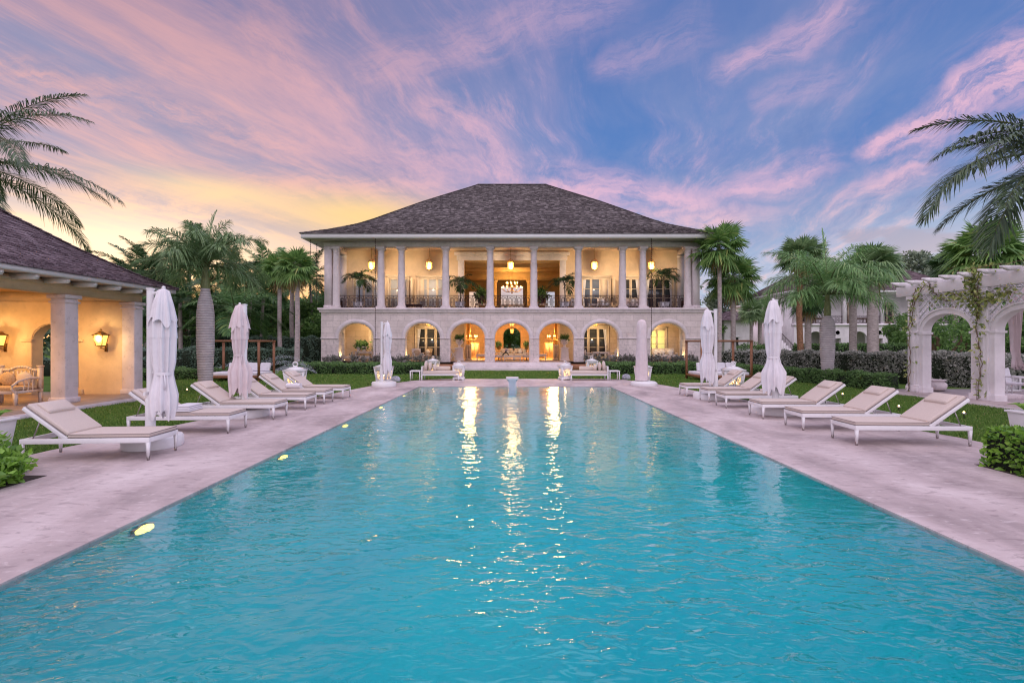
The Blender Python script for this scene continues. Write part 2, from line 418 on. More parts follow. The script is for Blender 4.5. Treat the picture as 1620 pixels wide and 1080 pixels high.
M['soffit'] = plain('soffit_paint', (0.58, 0.52, 0.50), .6, .05, 3)
M['doorwood'] = plain('cream_door_paint', (0.66, 0.54, 0.42), .5, .06, 5)
M['iron'] = plain('rusty_iron', (0.060, 0.030, 0.030), .55, .35, 14, .6)
M['brass'] = plain('aged_brass', (0.30, 0.17, 0.06), .4, .2, 12, .8)
M['teak'] = plain('teak_wood', (0.30, 0.135, 0.07), .5, .25, 7, streak=(6, 6, 1))
M['whitewood'] = plain('whitewashed_wood', (0.66, 0.57, 0.52), .6, .10, 8, streak=(1, 6, 6))
M['fabric'] = plain('taupe_fabric', (0.645, 0.555, 0.495), .9, .05, 60, bump=.25, spec=.1)
M['fabric_seam'] = plain('seam_piping', (0.30, 0.245, 0.235), .9, .05, 40, spec=.1)
M['canvas'] = plain('white_canvas', (0.78, 0.75, 0.78), .9, .04, 5, bump=.1, spec=.1)
M['canvas_warm'] = plain('blush_canvas', (0.72, 0.62, 0.63), .9, .05, 5, bump=.1, spec=.1)
M['cushwhite'] = plain('white_cushion', (0.76, 0.74, 0.78), .9, .04, 8, spec=.1)
M['cushgrey'] = plain('grey_cushion', (0.42, 0.42, 0.47), .9, .05, 8, spec=.1)
M['cushstripe'] = plain('sand_cushion', (0.55, 0.40, 0.27), .9, .3, 18, spec=.1, streak=(8, 1, 1))
M['metal'] = plain('brushed_metal', (0.40, 0.36, 0.35), .35, .1, 10, .9)
M['terracotta'] = plain('terracotta', (0.42, 0.20, 0.11), .8, .15, 6)
M['rattan'] = plain('rattan', (0.42, 0.29, 0.17), .7, .3, 40)
M['rock'] = plain('grey_rock', (0.42, 0.43, 0.50), .9, .3, 5, bump=.8)
M['soil'] = plain('dark_soil', (0.06, 0.045, 0.035), .95, .3, 6, bump=.6)
M['glassdark'] = plain('dark_window_glass', (0.045, 0.05, 0.06), .06, .2, 2, spec=.8)
M['glasspale'] = plain('curtained_window_glass', (0.45, 0.47, 0.53), .12, .06, 2, spec=.8)
M['glassblue'] = plain('blue_window_glass', (0.13, 0.165, 0.24), .08, .15, 2, spec=.8)
M['glasslit'] = emit('lit_curtain_glass', (0.80, 0.78, 0.28), .55)
M['flame'] = emit('lamp_flame', (1.0, 0.60, 0.18), 24)
M['lampglass'] = emit('lit_lamp_glass', (1.0, 0.54, 0.12), 1.7)
M['bulb'] = emit('small_lamp_bulb', (1.0, 0.68, 0.30), 10)
M['candle'] = emit('glowing_candle', (1.0, 0.60, 0.22), 1.6)
M['poollight'] = emit('pool_lamp', (1.0, 0.70, 0.13), 4.5)
M['bark'] = plain('grey_bark', (0.44, 0.375, 0.365), .9, .3, 5, bump=.6, streak=(1, 1, 5))
M['barkbrown'] = plain('brown_bark', (0.20, 0.13, 0.09), .95, .35, 6, bump=.8)
M['darktrunk'] = plain('dark_trunk', (0.10, 0.08, 0.065), .95, .3, 5, bump=.6)
M['boots'] = plain('dry_leaf_bases', (0.26, 0.135, 0.075), .9, .35, 10, bump=.8)
def bottle_fn(t, b):
    P = t.node('ShaderNodeTexCoord').outputs['Object']; x, y, z = t.sep(P)
    n = t.noise(P, 3, 5, .6)
    w = t.m('SINE', t.m('ADD', t.m('MULTIPLY', z, 2*math.pi/0.105), t.m('MULTIPLY', n, 5.0)))
    base = t.ramp(n, [(.3, (0.40, 0.365, 0.385)), (.7, (0.58, 0.53, 0.545))])
    base = t.mix(t.m('MULTIPLY', t.ss(w, .70, .98), .72), base, (0.16, 0.135, 0.14))
    t.put(b.inputs['Base Color'], base); b.inputs['Roughness'].default_value = .85
    t.put(b.inputs['Normal'], t.bump(t.m('MULTIPLY', w, -1), .35, .02))
M['bottle'] = mat('ringed_palm_bark', bottle_fn)
M['crownshaft'] = plain('green_crownshaft', (0.19, 0.22, 0.09), .5, .25, 5, streak=(4, 4, 1))
M['stem'] = plain('leaf_stem', (0.11, 0.13, 0.05), .6, .2, 6)
M['palm'] = leafmat('palm_leaf', (0.030, 0.075, 0.028), (0.085, 0.16, 0.055), .42, .25, (0.17, 0.22, 0.07))
M['palmlight'] = leafmat('light_palm_leaf', (0.055, 0.115, 0.04), (0.13, 0.225, 0.085), .40, .3, (0.22, 0.27, 0.10))
M['palmolive'] = leafmat('olive_palm_leaf', (0.022, 0.038, 0.022), (0.058, 0.088, 0.044), .42, .15)
M['palmgrey'] = leafmat('grey_palm_leaf', (0.048, 0.088, 0.042), (0.135, 0.20, 0.092), .42, .2)
M['palmdark'] = leafmat('dark_palm_leaf', (0.012, 0.032, 0.014), (0.032, 0.065, 0.022), .5, .15)
M['fan'] = leafmat('fan_palm_leaf', (0.035, 0.080, 0.022), (0.11, 0.19, 0.055), .45, .25, (0.22, 0.24, 0.08))
M['fandry'] = leafmat('dry_fan_leaf', (0.14, 0.095, 0.05), (0.28, 0.20, 0.10), .8, .2)
M['jungle'] = leafmat('jungle_leaf', (0.022, 0.056, 0.020), (0.075, 0.14, 0.048), .5, .25)
M['tree'] = leafmat('tree_leaf', (0.028, 0.065, 0.02), (0.095, 0.17, 0.045), .5, .25)
M['treegrey'] = leafmat('grey_tree_leaf', (0.05, 0.075, 0.055), (0.13, 0.165, 0.11), .6, .2)
M['hedge'] = leafmat('hedge_leaf', (0.028, 0.060, 0.02), (0.085, 0.15, 0.05), .5, .2)
M['hedgegrey'] = leafmat('silver_hedge_leaf', (0.065, 0.078, 0.060), (0.25, 0.265, 0.215), .6, .15)
M['hedgeteal'] = leafmat('grey_green_hedge_leaf', (0.035, 0.065, 0.05), (0.10, 0.145, 0.105), .6, .15)
M['shrub'] = leafmat('glossy_shrub_leaf', (0.035, 0.095, 0.012), (0.13, 0.27, 0.035), .28, .25)
M['plantgrey'] = leafmat('grey_plant_leaf', (0.05, 0.055, 0.045), (0.14, 0.14, 0.125), .6, .15)
M['vine'] = leafmat('vine_leaf', (0.06, 0.10, 0.025), (0.22, 0.27, 0.08), .45, .25)
M['grass'] = leafmat('grass_blade', (0.030, 0.074, 0.012), (0.090, 0.155, 0.030), .6, .25, (0.24, 0.21, 0.09))
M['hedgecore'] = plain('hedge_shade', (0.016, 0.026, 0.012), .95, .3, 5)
def lawn_fn(t, b):
    P = t.node('ShaderNodeTexCoord').outputs['Object']
    n = t.noise(P, .35, 5, .6); n2 = t.noise(P, 5, 6, .65); n3 = t.noise(t.mapv(P, (1, 3, 1)), 30, 3, .6)
    c = t.ramp(t.m('ADD', t.m('MULTIPLY', n, .5), t.m('MULTIPLY', n3, .5)), [(.35, (0.058, 0.130, 0.022)), (.65, (0.135, 0.230, 0.045))])
    c = t.mix(t.m('MULTIPLY', t.ss(n2, .60, .72), .5), c, (0.20, 0.16, 0.075))
    t.put(b.inputs['Base Color'], c); b.inputs['Roughness'].default_value = .9; b.inputs['Specular IOR Level'].default_value = .15
    t.put(b.inputs['Normal'], t.bump(t.noise(P, 60, 4, .7), .9, .03))
M['lawn'] = mat('mown_lawn', lawn_fn)
def deck_fn(t, b):
    P = t.node('ShaderNodeTexCoord').outputs['Object']
    n = t.noise(t.mapv(P, (1, .55, 1)), .8, 7, .62, .4); n2 = t.noise(t.mapv(P, (1.2, 3.2, 1)), 3.2, 8, .68, .6); n3 = t.noise(P, 40, 4, .6)
    c = t.ramp(n, [(.30, (0.32, 0.262, 0.26)), (.50, (0.53, 0.44, 0.435)), (.70, (0.69, 0.60, 0.59))])
    c = t.mix(t.m('MULTIPLY', t.ss(n2, .54, .66), .58), c, (0.27, 0.215, 0.22))
    c = t.mix(t.m('MULTIPLY', t.ss(n2, .44, .34), .40), c, (0.78, 0.70, 0.69))
    c = t.mix(t.m('MULTIPLY', t.ss(n3, .62, .74), .30), c, (0.30, 0.235, 0.235))
    br = t.node('ShaderNodeTexBrick'); t.put(br.inputs['Vector'], P); br.inputs['Scale'].default_value = 1
    br.inputs['Brick Width'].default_value = 2.4; br.inputs['Row Height'].default_value = 1.2; br.inputs['Mortar Size'].default_value = .006; br.inputs['Mortar Smooth'].default_value = .5
    f = br.outputs['Fac']; c = t.mix(t.m('MULTIPLY', f, .22), c, (0.30, 0.24, 0.24))
    t.put(b.inputs['Base Color'], c); b.inputs['Specular IOR Level'].default_value = .3
    t.put(b.inputs['Roughness'], t.ramp(n2, [(.3, (.5,)*3), (.7, (.8,)*3)]))
    t.put(b.inputs['Normal'], t.bump(t.m('SUBTRACT', t.m('ADD', n2, t.m('MULTIPLY', n3, .3)), t.m('MULTIPLY', f, .4)), .30, .012))
M['deck'] = mat('coral_deck', deck_fn)
def shingle_fn(dark, mid, light):
    def fn(t, b):
        g = t.node('ShaderNodeNewGeometry').outputs['Random Per Island']
        P = t.node('ShaderNodeTexCoord').outputs['Object']
        c = t.ramp(g, [(0, dark), (.55, mid), (1, light)])
        n = t.noise(P, .5, 4, .6); c = t.mix(t.m('MULTIPLY', t.ss(n, .4, .7), .4), c, dark)
        n2 = t.noise(t.mapv(P, (9, 9, 2)), 3, 4, .7); c = t.mix(t.m('MULTIPLY', t.ss(n2, .5, .75), .5), c, tuple(min(1, q*1.5) for q in light))
        t.put(b.inputs['Base Color'], c); b.inputs['Roughness'].default_value = .85; b.inputs['Specular IOR Level'].default_value = .25
    return fn
M['shingle'] = mat('weathered_shingle', shingle_fn((0.040, 0.033, 0.035), (0.088, 0.074, 0.075), (0.25, 0.22, 0.22)))
M['shingle_red'] = mat('brown_shingle', shingle_fn((0.075, 0.050, 0.058), (0.135, 0.095, 0.108), (0.25, 0.195, 0.215)))
def basin_fn(t, b):
    P = t.node('ShaderNodeTexCoord').outputs['Object']
    n = t.noise(P, .35, 4, .5)
    t.put(b.inputs['Base Color'], t.ramp(n, [(.3, (0.001, 0.64, 0.71)), (.7, (0.002, 0.78, 0.80))])); b.inputs['Roughness'].default_value = .6
M['basin'] = mat('turquoise_pool_plaster', basin_fn)
def water_fn(t, b):
    P = t.node('ShaderNodeTexCoord').outputs['Object']
    px_, py_, pz_ = t.sep(P)
    near = t.m('MAXIMUM', t.ss(py_, 7.2, 2.8), t.m('MULTIPLY', t.ss(px_, 0.5, -3.0), .45))
    amp = t.m('MULTIPLY', t.ss(t.noise(P, .22, 3, .5), .34, .64), t.m('ADD', .25, t.m('MULTIPLY', near, .95)))
    w1 = t.noise(t.mapv(P, (1.0, 1.5, 1), rot=(0, 0, R(18))), 2.4, 1.5, .45, .6)
    w2 = t.noise(t.mapv(P, (1.0, 1.9, 1), rot=(0, 0, R(-24))), 5.0, 1.6, .45, .9)
    w3 = t.noise(P, .8, 2, .5, .3)
    h = t.m('ADD', t.m('MULTIPLY', w1, t.m('ADD', .070, t.m('MULTIPLY', amp, .50))), t.m('MULTIPLY', w2, t.m('ADD', .024, t.m('MULTIPLY', amp, .30))))
    h = t.m('ADD', h, t.m('MULTIPLY', w3, t.m('ADD', .12, t.m('MULTIPLY', near, .4))))
    t.put(b.inputs['Normal'], t.bump(h, WAVE, .10))
    b.inputs['Coat Weight'].default_value = .55; b.inputs['Coat IOR'].default_value = 1.5; b.inputs['Coat Roughness'].default_value = .02; t.l.new(b.inputs['Normal'].links[0].from_socket, b.inputs['Coat Normal'])
    b.inputs['Base Color'].default_value = (0.70, 0.97, 0.985, 1); b.inputs['Transmission Weight'].default_value = 1.0
    b.inputs['IOR'].default_value = 1.31; b.inputs['Roughness'].default_value = .012
WAVE = 1.0
M['water'] = mat('pool_water', water_fn)
def spray_fn(t, b):
    b.inputs['Base Color'].default_value = (.85, .9, 1, 1); b.inputs['Roughness'].default_value = .3; b.inputs['Alpha'].default_value = .35
M['spray'] = mat('water_drops', spray_fn)
M['veg_far'] = leafmat('far_wood_leaf', (0.02, 0.04, 0.022), (0.055, 0.085, 0.045), .7, .1)
# ------------------------------------------------------------------ ground, pool, deck
DECK_L = [(-8.6, -7), (-8.6, 9.0), (-7.75, 14.5), (-6.95, 20.0), (-6.5, 22.6), (-5.6, 24.6), (-5.2, 25.6), (-4.4, 26.5), (-3.4, 26.84)]
DECK_R = [(9.45, -7), (9.45, 10.2), (8.6, 14.5), (7.6, 20.5), (7.05, 23.4), (6.4, 25.4), (5.95, 26.4), (5.0, 26.84)]
PX0, PX1, PY0, PY1 = -4.25, 4.5, 0.9, 22.2
def deck():
    m = MB(); Z1, Z0 = 0.0, -0.10
    def side(outer, xin, flip):
        # strips between the pool edge and the outer line, cut at every outer vertex
        ys = sorted({PY0, PY1, *[p[1] for p in outer]})
        def xo(y):
            for (xa, ya), (xb, yb) in zip(outer, outer[1:]):
                if ya <= y <= yb: return xa+(xb-xa)*(y-ya)/(yb-ya)
            return outer[-1][0]
        for ya, yb in zip(ys, ys[1:]):
            xi = xin if PY0 <= ya < PY1 else 0.1
            P = [(xi, ya), (xo(ya), ya), (xo(yb), yb), (xi, yb)]
            if flip: P = P[::-1]
            m.add([(x, y, Z1) for x, y in P], [(0, 1, 2, 3)])
            A, B = (xo(ya), ya), (xo(yb), yb)
            m.add([(*A, Z0-.2), (*B, Z0-.2), (*B, Z1), (*A, Z1)], [(0, 1, 2, 3) if not flip else (3, 2, 1, 0)])
    side(DECK_R, PX1, False); side(DECK_L, PX0, True)
    for P in ([(PX0, PY0), (PX0, PY1)], [(PX1, PY1), (PX1, PY0)], [(PX0, PY1), (PX1, PY1)], [(PX1, PY0), (PX0, PY0)]):
        m.add([(*P[0], -.14), (*P[1], -.14), (*P[1], 0), (*P[0], 0)], [(0, 1, 2, 3)])
    tag(m.build('pool_deck', M['deck']), kind='structure')
deck()
def pool():
    m = MB(); zb = -1.75
    m.add([(PX0, PY0, zb), (PX1, PY0, zb), (PX1, PY1, zb), (PX0, PY1, zb), (PX0, PY0, -.14), (PX1, PY0, -.14), (PX1, PY1, -.14), (PX0, PY1, -.14)],
          [(0, 1, 2, 3), (0, 4, 5, 1), (1, 5, 6, 2), (2, 6, 7, 3), (3, 7, 4, 0)])
    tag(m.build('pool_basin', M['basin']), kind='structure')
    w = MB(); nx, ny = 2, 2
    w.add([(PX0, PY0, -.022), (PX1, PY0, -.022), (PX1, PY1, -.022), (PX0, PY1, -.022)], [(0, 1, 2, 3)])
    tag(w.build('pool_water', M['water']), kind='structure')
    k = 0
    ys = (5.55, 8.9, 12.2, 15.5, 18.8)
    nm = ['nearest the viewer', 'second along from the viewer', 'third along from the viewer', 'fourth along from the viewer', 'farthest from the viewer']
    for y in ys:
        e = empty('pool_light', (PX0, y, -.36)); tag(e, 'round yellow underwater lamp in the left pool wall, '+nm[k], 'pool light', 'underwater lamps in the left pool wall'); k += 1
        r = MB(); pr = [(.005, 0), (.115, 0), (.10, .03), (.005, .03)]
        def turn(mb): 
            V = mb.v[-1]; mb.v[-1] = np.stack([V[:, 2]+PX0, V[:, 1]+y, -V[:, 0]-.36], 1)
        r.lathe([(.12, 0), (.155, 0), (.155, .03), (.12, .03)], 20); turn(r); r.build('rim', M['metal'], e)
        r = MB(); r.lathe([(.001, .004), (.12, .004), (.112, .05), (.08, .09), (.04, .108), (.001, .112)], 20); turn(r); r.build('lens', M['poollight'], e, smooth=40)
pool()
def ground():
    m = MB(); S = 420; z = -0.03
    # one sheet with a hole for the pool
    xs = [-S, PX0-.05, PX1+.05, S]; ys = [-S, PY0-.05, PY1+.05, S]
    for i in range(3):
        for j in range(3):
            if i == 1 and j == 1: continue
            m.add([(xs[i], ys[j], z), (xs[i+1], ys[j], z), (xs[i+1], ys[j+1], z), (xs[i], ys[j+1], z)], [(0, 1, 2, 3)])
    tag(m.build('lawn', M['lawn']), kind='structure')
ground()
def deck_x(outer, y):
    y = min(max(y, outer[0][1]), outer[-1][1])
    for (xa, ya), (xb, yb) in zip(outer, outer[1:]):
        if ya <= y <= yb: return xa+(xb-xa)*(y-ya)/(yb-ya)
def grass():
    n = 210000
    y = 6.5+RNG.random(n)**1.5*28.0
    left = RNG.random(n) < .5
    xo = np.array([deck_x(DECK_L, q) if l else deck_x(DECK_R, q) for q, l in zip(y, left)])
    w = np.where(left, np.where(y < 19.2, -13.0-xo, -19-xo), np.where(y < 19.4, 15.0-xo, 15.2-xo))
    back = y > 26.9
    x = xo+w*RNG.random(n)
    xb = -14+28*RNG.random(n); x = np.where(back, xb, x)
    ok = ~((np.abs(x-.5) < 4.7) & (y < 26.84)); ok &= ~(back & (y > 30.8) & (np.abs(x) > 5.0)) & ~(y > 34.9)
    ok &= ~((x < -7.0) & (y < 7.2)) & ~((x > 7.4) & (y < 7.9))
    x, y = x[ok], y[ok]; n = len(x)
    clump = np.sin(x*3.1+np.sin(y*2.3)*2)*np.sin(y*2.7+np.cos(x*1.9)*2)
    h = (0.030+.020*RNG.random(n))*(1+.35*clump)*np.clip(.8+y/40, .8, 1.6); a = RNG.random(n)*6.283; wd = (.006+.004*RNG.random(n))*np.clip(y/9, 1, 3.2)
    dx, dy = np.cos(a), np.sin(a); lean = (RNG.random((n, 2))-.5)*.05
    b = np.stack([x, y, np.full(n, -.031)], 1); s = np.stack([dx*wd, dy*wd, 0*wd], 1)
    tip = b+np.stack([lean[:, 0], lean[:, 1], h+.0], 1)
    V = np.stack([b-s, b+s, tip+s*.25, tip-s*.25], 1).reshape(-1, 3)
    m = MB(); m.addnp(V, np.arange(4*n).reshape(-1, 4))
    tag(m.build('grass', M['grass']), 'short mown green grass beside the pool deck', 'grass', kind='stuff')
grass()

# ------------------------------------------------------------------ hip roof of real shingles
def hip_roof(x0, x1, y0, y1, z0, prof, row, wid, seed, under=True):
    rng = np.random.default_rng(seed); m = MB()
    ss = [p[0] for p in prof]; hs = [p[1] for p in prof]
    h = lambda s: np.interp(s, ss, hs)
    S = ss[-1]
    # slope positions of the courses
    pos = [0.0]; 
    while pos[-1] < S:
        s = pos[-1]; g = (h(min(s+.1, S))-h(max(s-.0, 0)))/max(.1 if s+.1 <= S else S-s, 1e-3); pos.append(s+row/math.sqrt(1+g*g))
    pos[-1] = S
    V = []
    for i in range(len(pos)-1):
        a, b = pos[i], min(pos[i+1]+.35*(pos[i+1]-pos[i]), S)
        za, zb = z0+h(a), z0+h(b)
        for side in range(4):
            if side == 0: la, ra, lb, rb = (x0+a, y0+a), (x1-a, y0+a), (x0+b, y0+b), (x1-b, y0+b)
            elif side == 1: la, ra, lb, rb = (x1-a, y0+a), (x1-a, y1-a), (x1-b, y0+b), (x1-b, y1-b)
            elif side == 2: la, ra, lb, rb = (x1-a, y1-a), (x0+a, y1-a), (x1-b, y1-b), (x0+b, y1-b)
            else: la, ra, lb, rb = (x0+a, y1-a), (x0+a, y0+a), (x0+b, y1-b), (x0+b, y0+b)
            L = math.hypot(ra[0]-la[0], ra[1]-la[1])
            if L < .05: continue
            k = max(1, int(L/wid)); e = np.linspace(0, 1, k+1)
            e[1:-1] += (rng.random(k-1)-.5)*.5/k
            la, ra, lb, rb = map(np.array, (la, ra, lb, rb))
            t0, t1 = e[:-1, None], e[1:, None]; g = .006*wid/.2/max(L, .1)
            lift = (.030+.035*rng.random(k))*(row/.2); slip = (rng.random(k)-.3)*.18
            A0 = la+(ra-la)*(t0+g); A1 = la+(ra-la)*(t1-g); B0 = lb+(rb-lb)*t0; B1 = lb+(rb-lb)*t1
            A0 = A0+(A0-B0)*slip[:, None]*.3; A1 = A1+(A1-B1)*slip[:, None]*.3
            q = np.zeros((k, 4, 3)); q[:, 0, :2] = A0; q[:, 1, :2] = A1; q[:, 2, :2] = B1; q[:, 3, :2] = B0
            q[:, 0, 2] = q[:, 1, 2] = za+lift; q[:, 2, 2] = q[:, 3, 2] = zb+.004
            V.append(q)
            # butt edge
            w = q.copy(); w[:, 2] = q[:, 1]; w[:, 3] = q[:, 0]; w[:, 0, 2] = za-.006; w[:, 1, 2] = za-.006; w[:, 0, :2] = q[:, 0, :2]; w[:, 1, :2] = q[:, 1, :2]
            V.append(w)
    V = np.concatenate(V).reshape(-1, 3); m.addnp(V, np.arange(len(V)).reshape(-1, 4))
    for a, b in zip(ss, ss[1:]):       # boarding under the shingles
        for P in ([(x0+a,y0+a),(x1-a,y0+a),(x1-b,y0+b),(x0+b,y0+b)], [(x1-a,y0+a),(x1-a,y1-a),(x1-b,y1-b),(x1-b,y0+b)],
                  [(x1-a,y1-a),(x0+a,y1-a),(x0+b,y1-b),(x1-b,y1-b)], [(x0+a,y1-a),(x0+a,y0+a),(x0+b,y0+b),(x0+b,y1-b)]):
            zsv = (h(a), h(a), h(b), h(b)); m.add([(p[0], p[1], z0+q-.012) for p, q in zip(P, zsv)], [(0, 1, 2, 3)])
    # hip and ridge caps
    A = [((x0, y0), (x0+S, y0+S)), ((x1, y0), (x1-S, y0+S)), ((x1, y1), (x1-S, y1-S)), ((x0, y1), (x0+S, y1-S))]
    for (p, q) in A:
        n = int(S/row)+1
        for i in range(n):
            s0, s1 = S*i/n, min(S*(i+1.25)/n, S); f0, f1 = s0/S, s1/S
            c0 = Vector((p[0]+(q[0]-p[0])*f0, p[1]+(q[1]-p[1])*f0, z0+h(s0)+.055)); c1 = Vector((p[0]+(q[0]-p[0])*f1, p[1]+(q[1]-p[1])*f1, z0+h(s1)+.03))
            m.bar(c0, c1, .22, .03)
    if (x1-x0-2*S) > .1: m.bar((x0+S, y0+S, z0+hs[-1]+.04), (x1-S, y1-S, z0+hs[-1]+.04), .26, .06)
    return m

# ------------------------------------------------------------------ the main house
HY, HB, HE = 37.2, 40.8, 57.0            # front wall, loggia back wall, rear wall
ARCH_X = [-12.0, -6.88, -3.43, 0, 3.43, 6.88, 12.0]
COL_X = [-13.62, -10.15, -8.57, -5.14, -1.69, 1.69, 5.14, 8.57, 10.15, 13.62]
ZB, ZT = 4.675, 9.39                      # balcony floor, column top
FL = .52
def door_unit(parent, x, y, z0, hgt, leaves, lw, glass, panes=3, curtains=False, transom=False):
    """french door standing on a back wall facing the viewer"""
    m = MB(); W = leaves*lw
    for s in (-1, 1): m.box(x+s*(W/2+.06)-.06, x+s*(W/2+.06)+.06, y-.10, y+.02, z0, z0+hgt+.12)
    m.box(x-W/2, x+W/2, y-.10, y+.02, z0+hgt, z0+hgt+.12)
    m.box(x-W/2-.2, x+W/2+.2, y-.14, y+.02, z0+hgt+.12, z0+hgt+.22)
    for i in range(leaves):
        a = x-W/2+i*lw; st = .10
        m.box(a+.008, a+st, y-.06, y, z0+.02, z0+hgt-.01); m.box(a+lw-st, a+lw-.008, y-.06, y, z0+.02, z0+hgt-.01)
        m.box(a+st, a+lw-st, y-.06, y, z0+.02, z0+.32); m.box(a+st, a+lw-st, y-.06, y, z0+hgt-.12, z0+hgt-.01)
        for k in range(1, panes):
            zk = z0+.32+(hgt-.44)*k/panes; m.box(a+st, a+lw-st, y-.055, y-.005, zk-.02, zk+.02)
    d = m.build('french_door', M['doorwood'], parent)
    g = MB(); g.box(x-W/2+.02, x+W/2-.02, y-.03, y-.022, z0+.3, z0+hgt-.1); g.build('panes', glass, d)
    if curtains:
        for s in (-1, 1):
            c = MB(); n = 14; V = []
            for i in range(n+1):
                for k, zc in enumerate((z0+hgt-.1, z0+hgt*.5, z0+hgt*.38, z0+.1)):
                    wd = (.30, .16, .12, .20)[k]*lw*1.1; V.append((x+s*(W/2-.11)-s*wd*i/n, y-.036-.012*math.sin(i*2.4), zc))
            F_ = [(i*4+k, i*4+k+1, (i+1)*4+k+1, (i+1)*4+k) for i in range(n) for k in range(3)]
            c.add(V, F_); c.build('curtain', M['cushwhite'], d, smooth=60)
    for i in range(1, leaves):
        h = MB(); h.box(x-W/2+i*lw-.06, x-W/2+i*lw-.035, y-.09, y-.05, z0+hgt*.44, z0+hgt*.48); h.build('handle', M['brass'], d)
def railing(parent, xa, xb, y, z0, h, mat_, axis='x', step=.36):
    m = MB()
    def bx(a0, a1, d, z_0, z_1):
        if axis == 'x': m.box(a0, a1, y-d, y+d, z_0, z_1)
        else: m.box(y-d, y+d, a0, a1, z_0, z_1)
    def P(a, z): return (a, y, z) if axis == 'x' else (y, a, z)
    bx(xa, xb, .03, z0+h-.045, z0+h); bx(xa, xb, .016, z0+.07, z0+.10); bx(xa, xb, .012, z0+h-.17, z0+h-.15)
    n = max(1, round((xb-xa)/step)); w = (xb-xa)/n; lo, hi = z0+.10, z0+h-.16; mid = (lo+hi)/2
    for i in range(n):
        c = xa+w*(i+.5); q = w*.30
        pts = [(c-q, lo+.12), (c-q, hi-.12), (c-q*.5, hi-.02), (c, hi), (c+q*.5, hi-.02), (c+q, hi-.12), (c+q, lo+.12), (c+q*.5, lo+.02), (c, lo), (c-q*.5, lo+.02), (c-q, lo+.12)]
        m.tube([P(*p) for p in pts], .022, 4, cap=False)
        m.tube([P(c, lo), P(c, hi)], .012, 4)
        r = .045; m.tube([P(c+r*math.cos(t), mid+r*math.sin(t)) for t in np.linspace(0, 6.283, 9)], .014, 4, cap=False)
        if i: m.tube([P(xa+w*i, lo), P(xa+w*i, hi+.1)], .020, 4)
    return m.build('railing', mat_, parent)

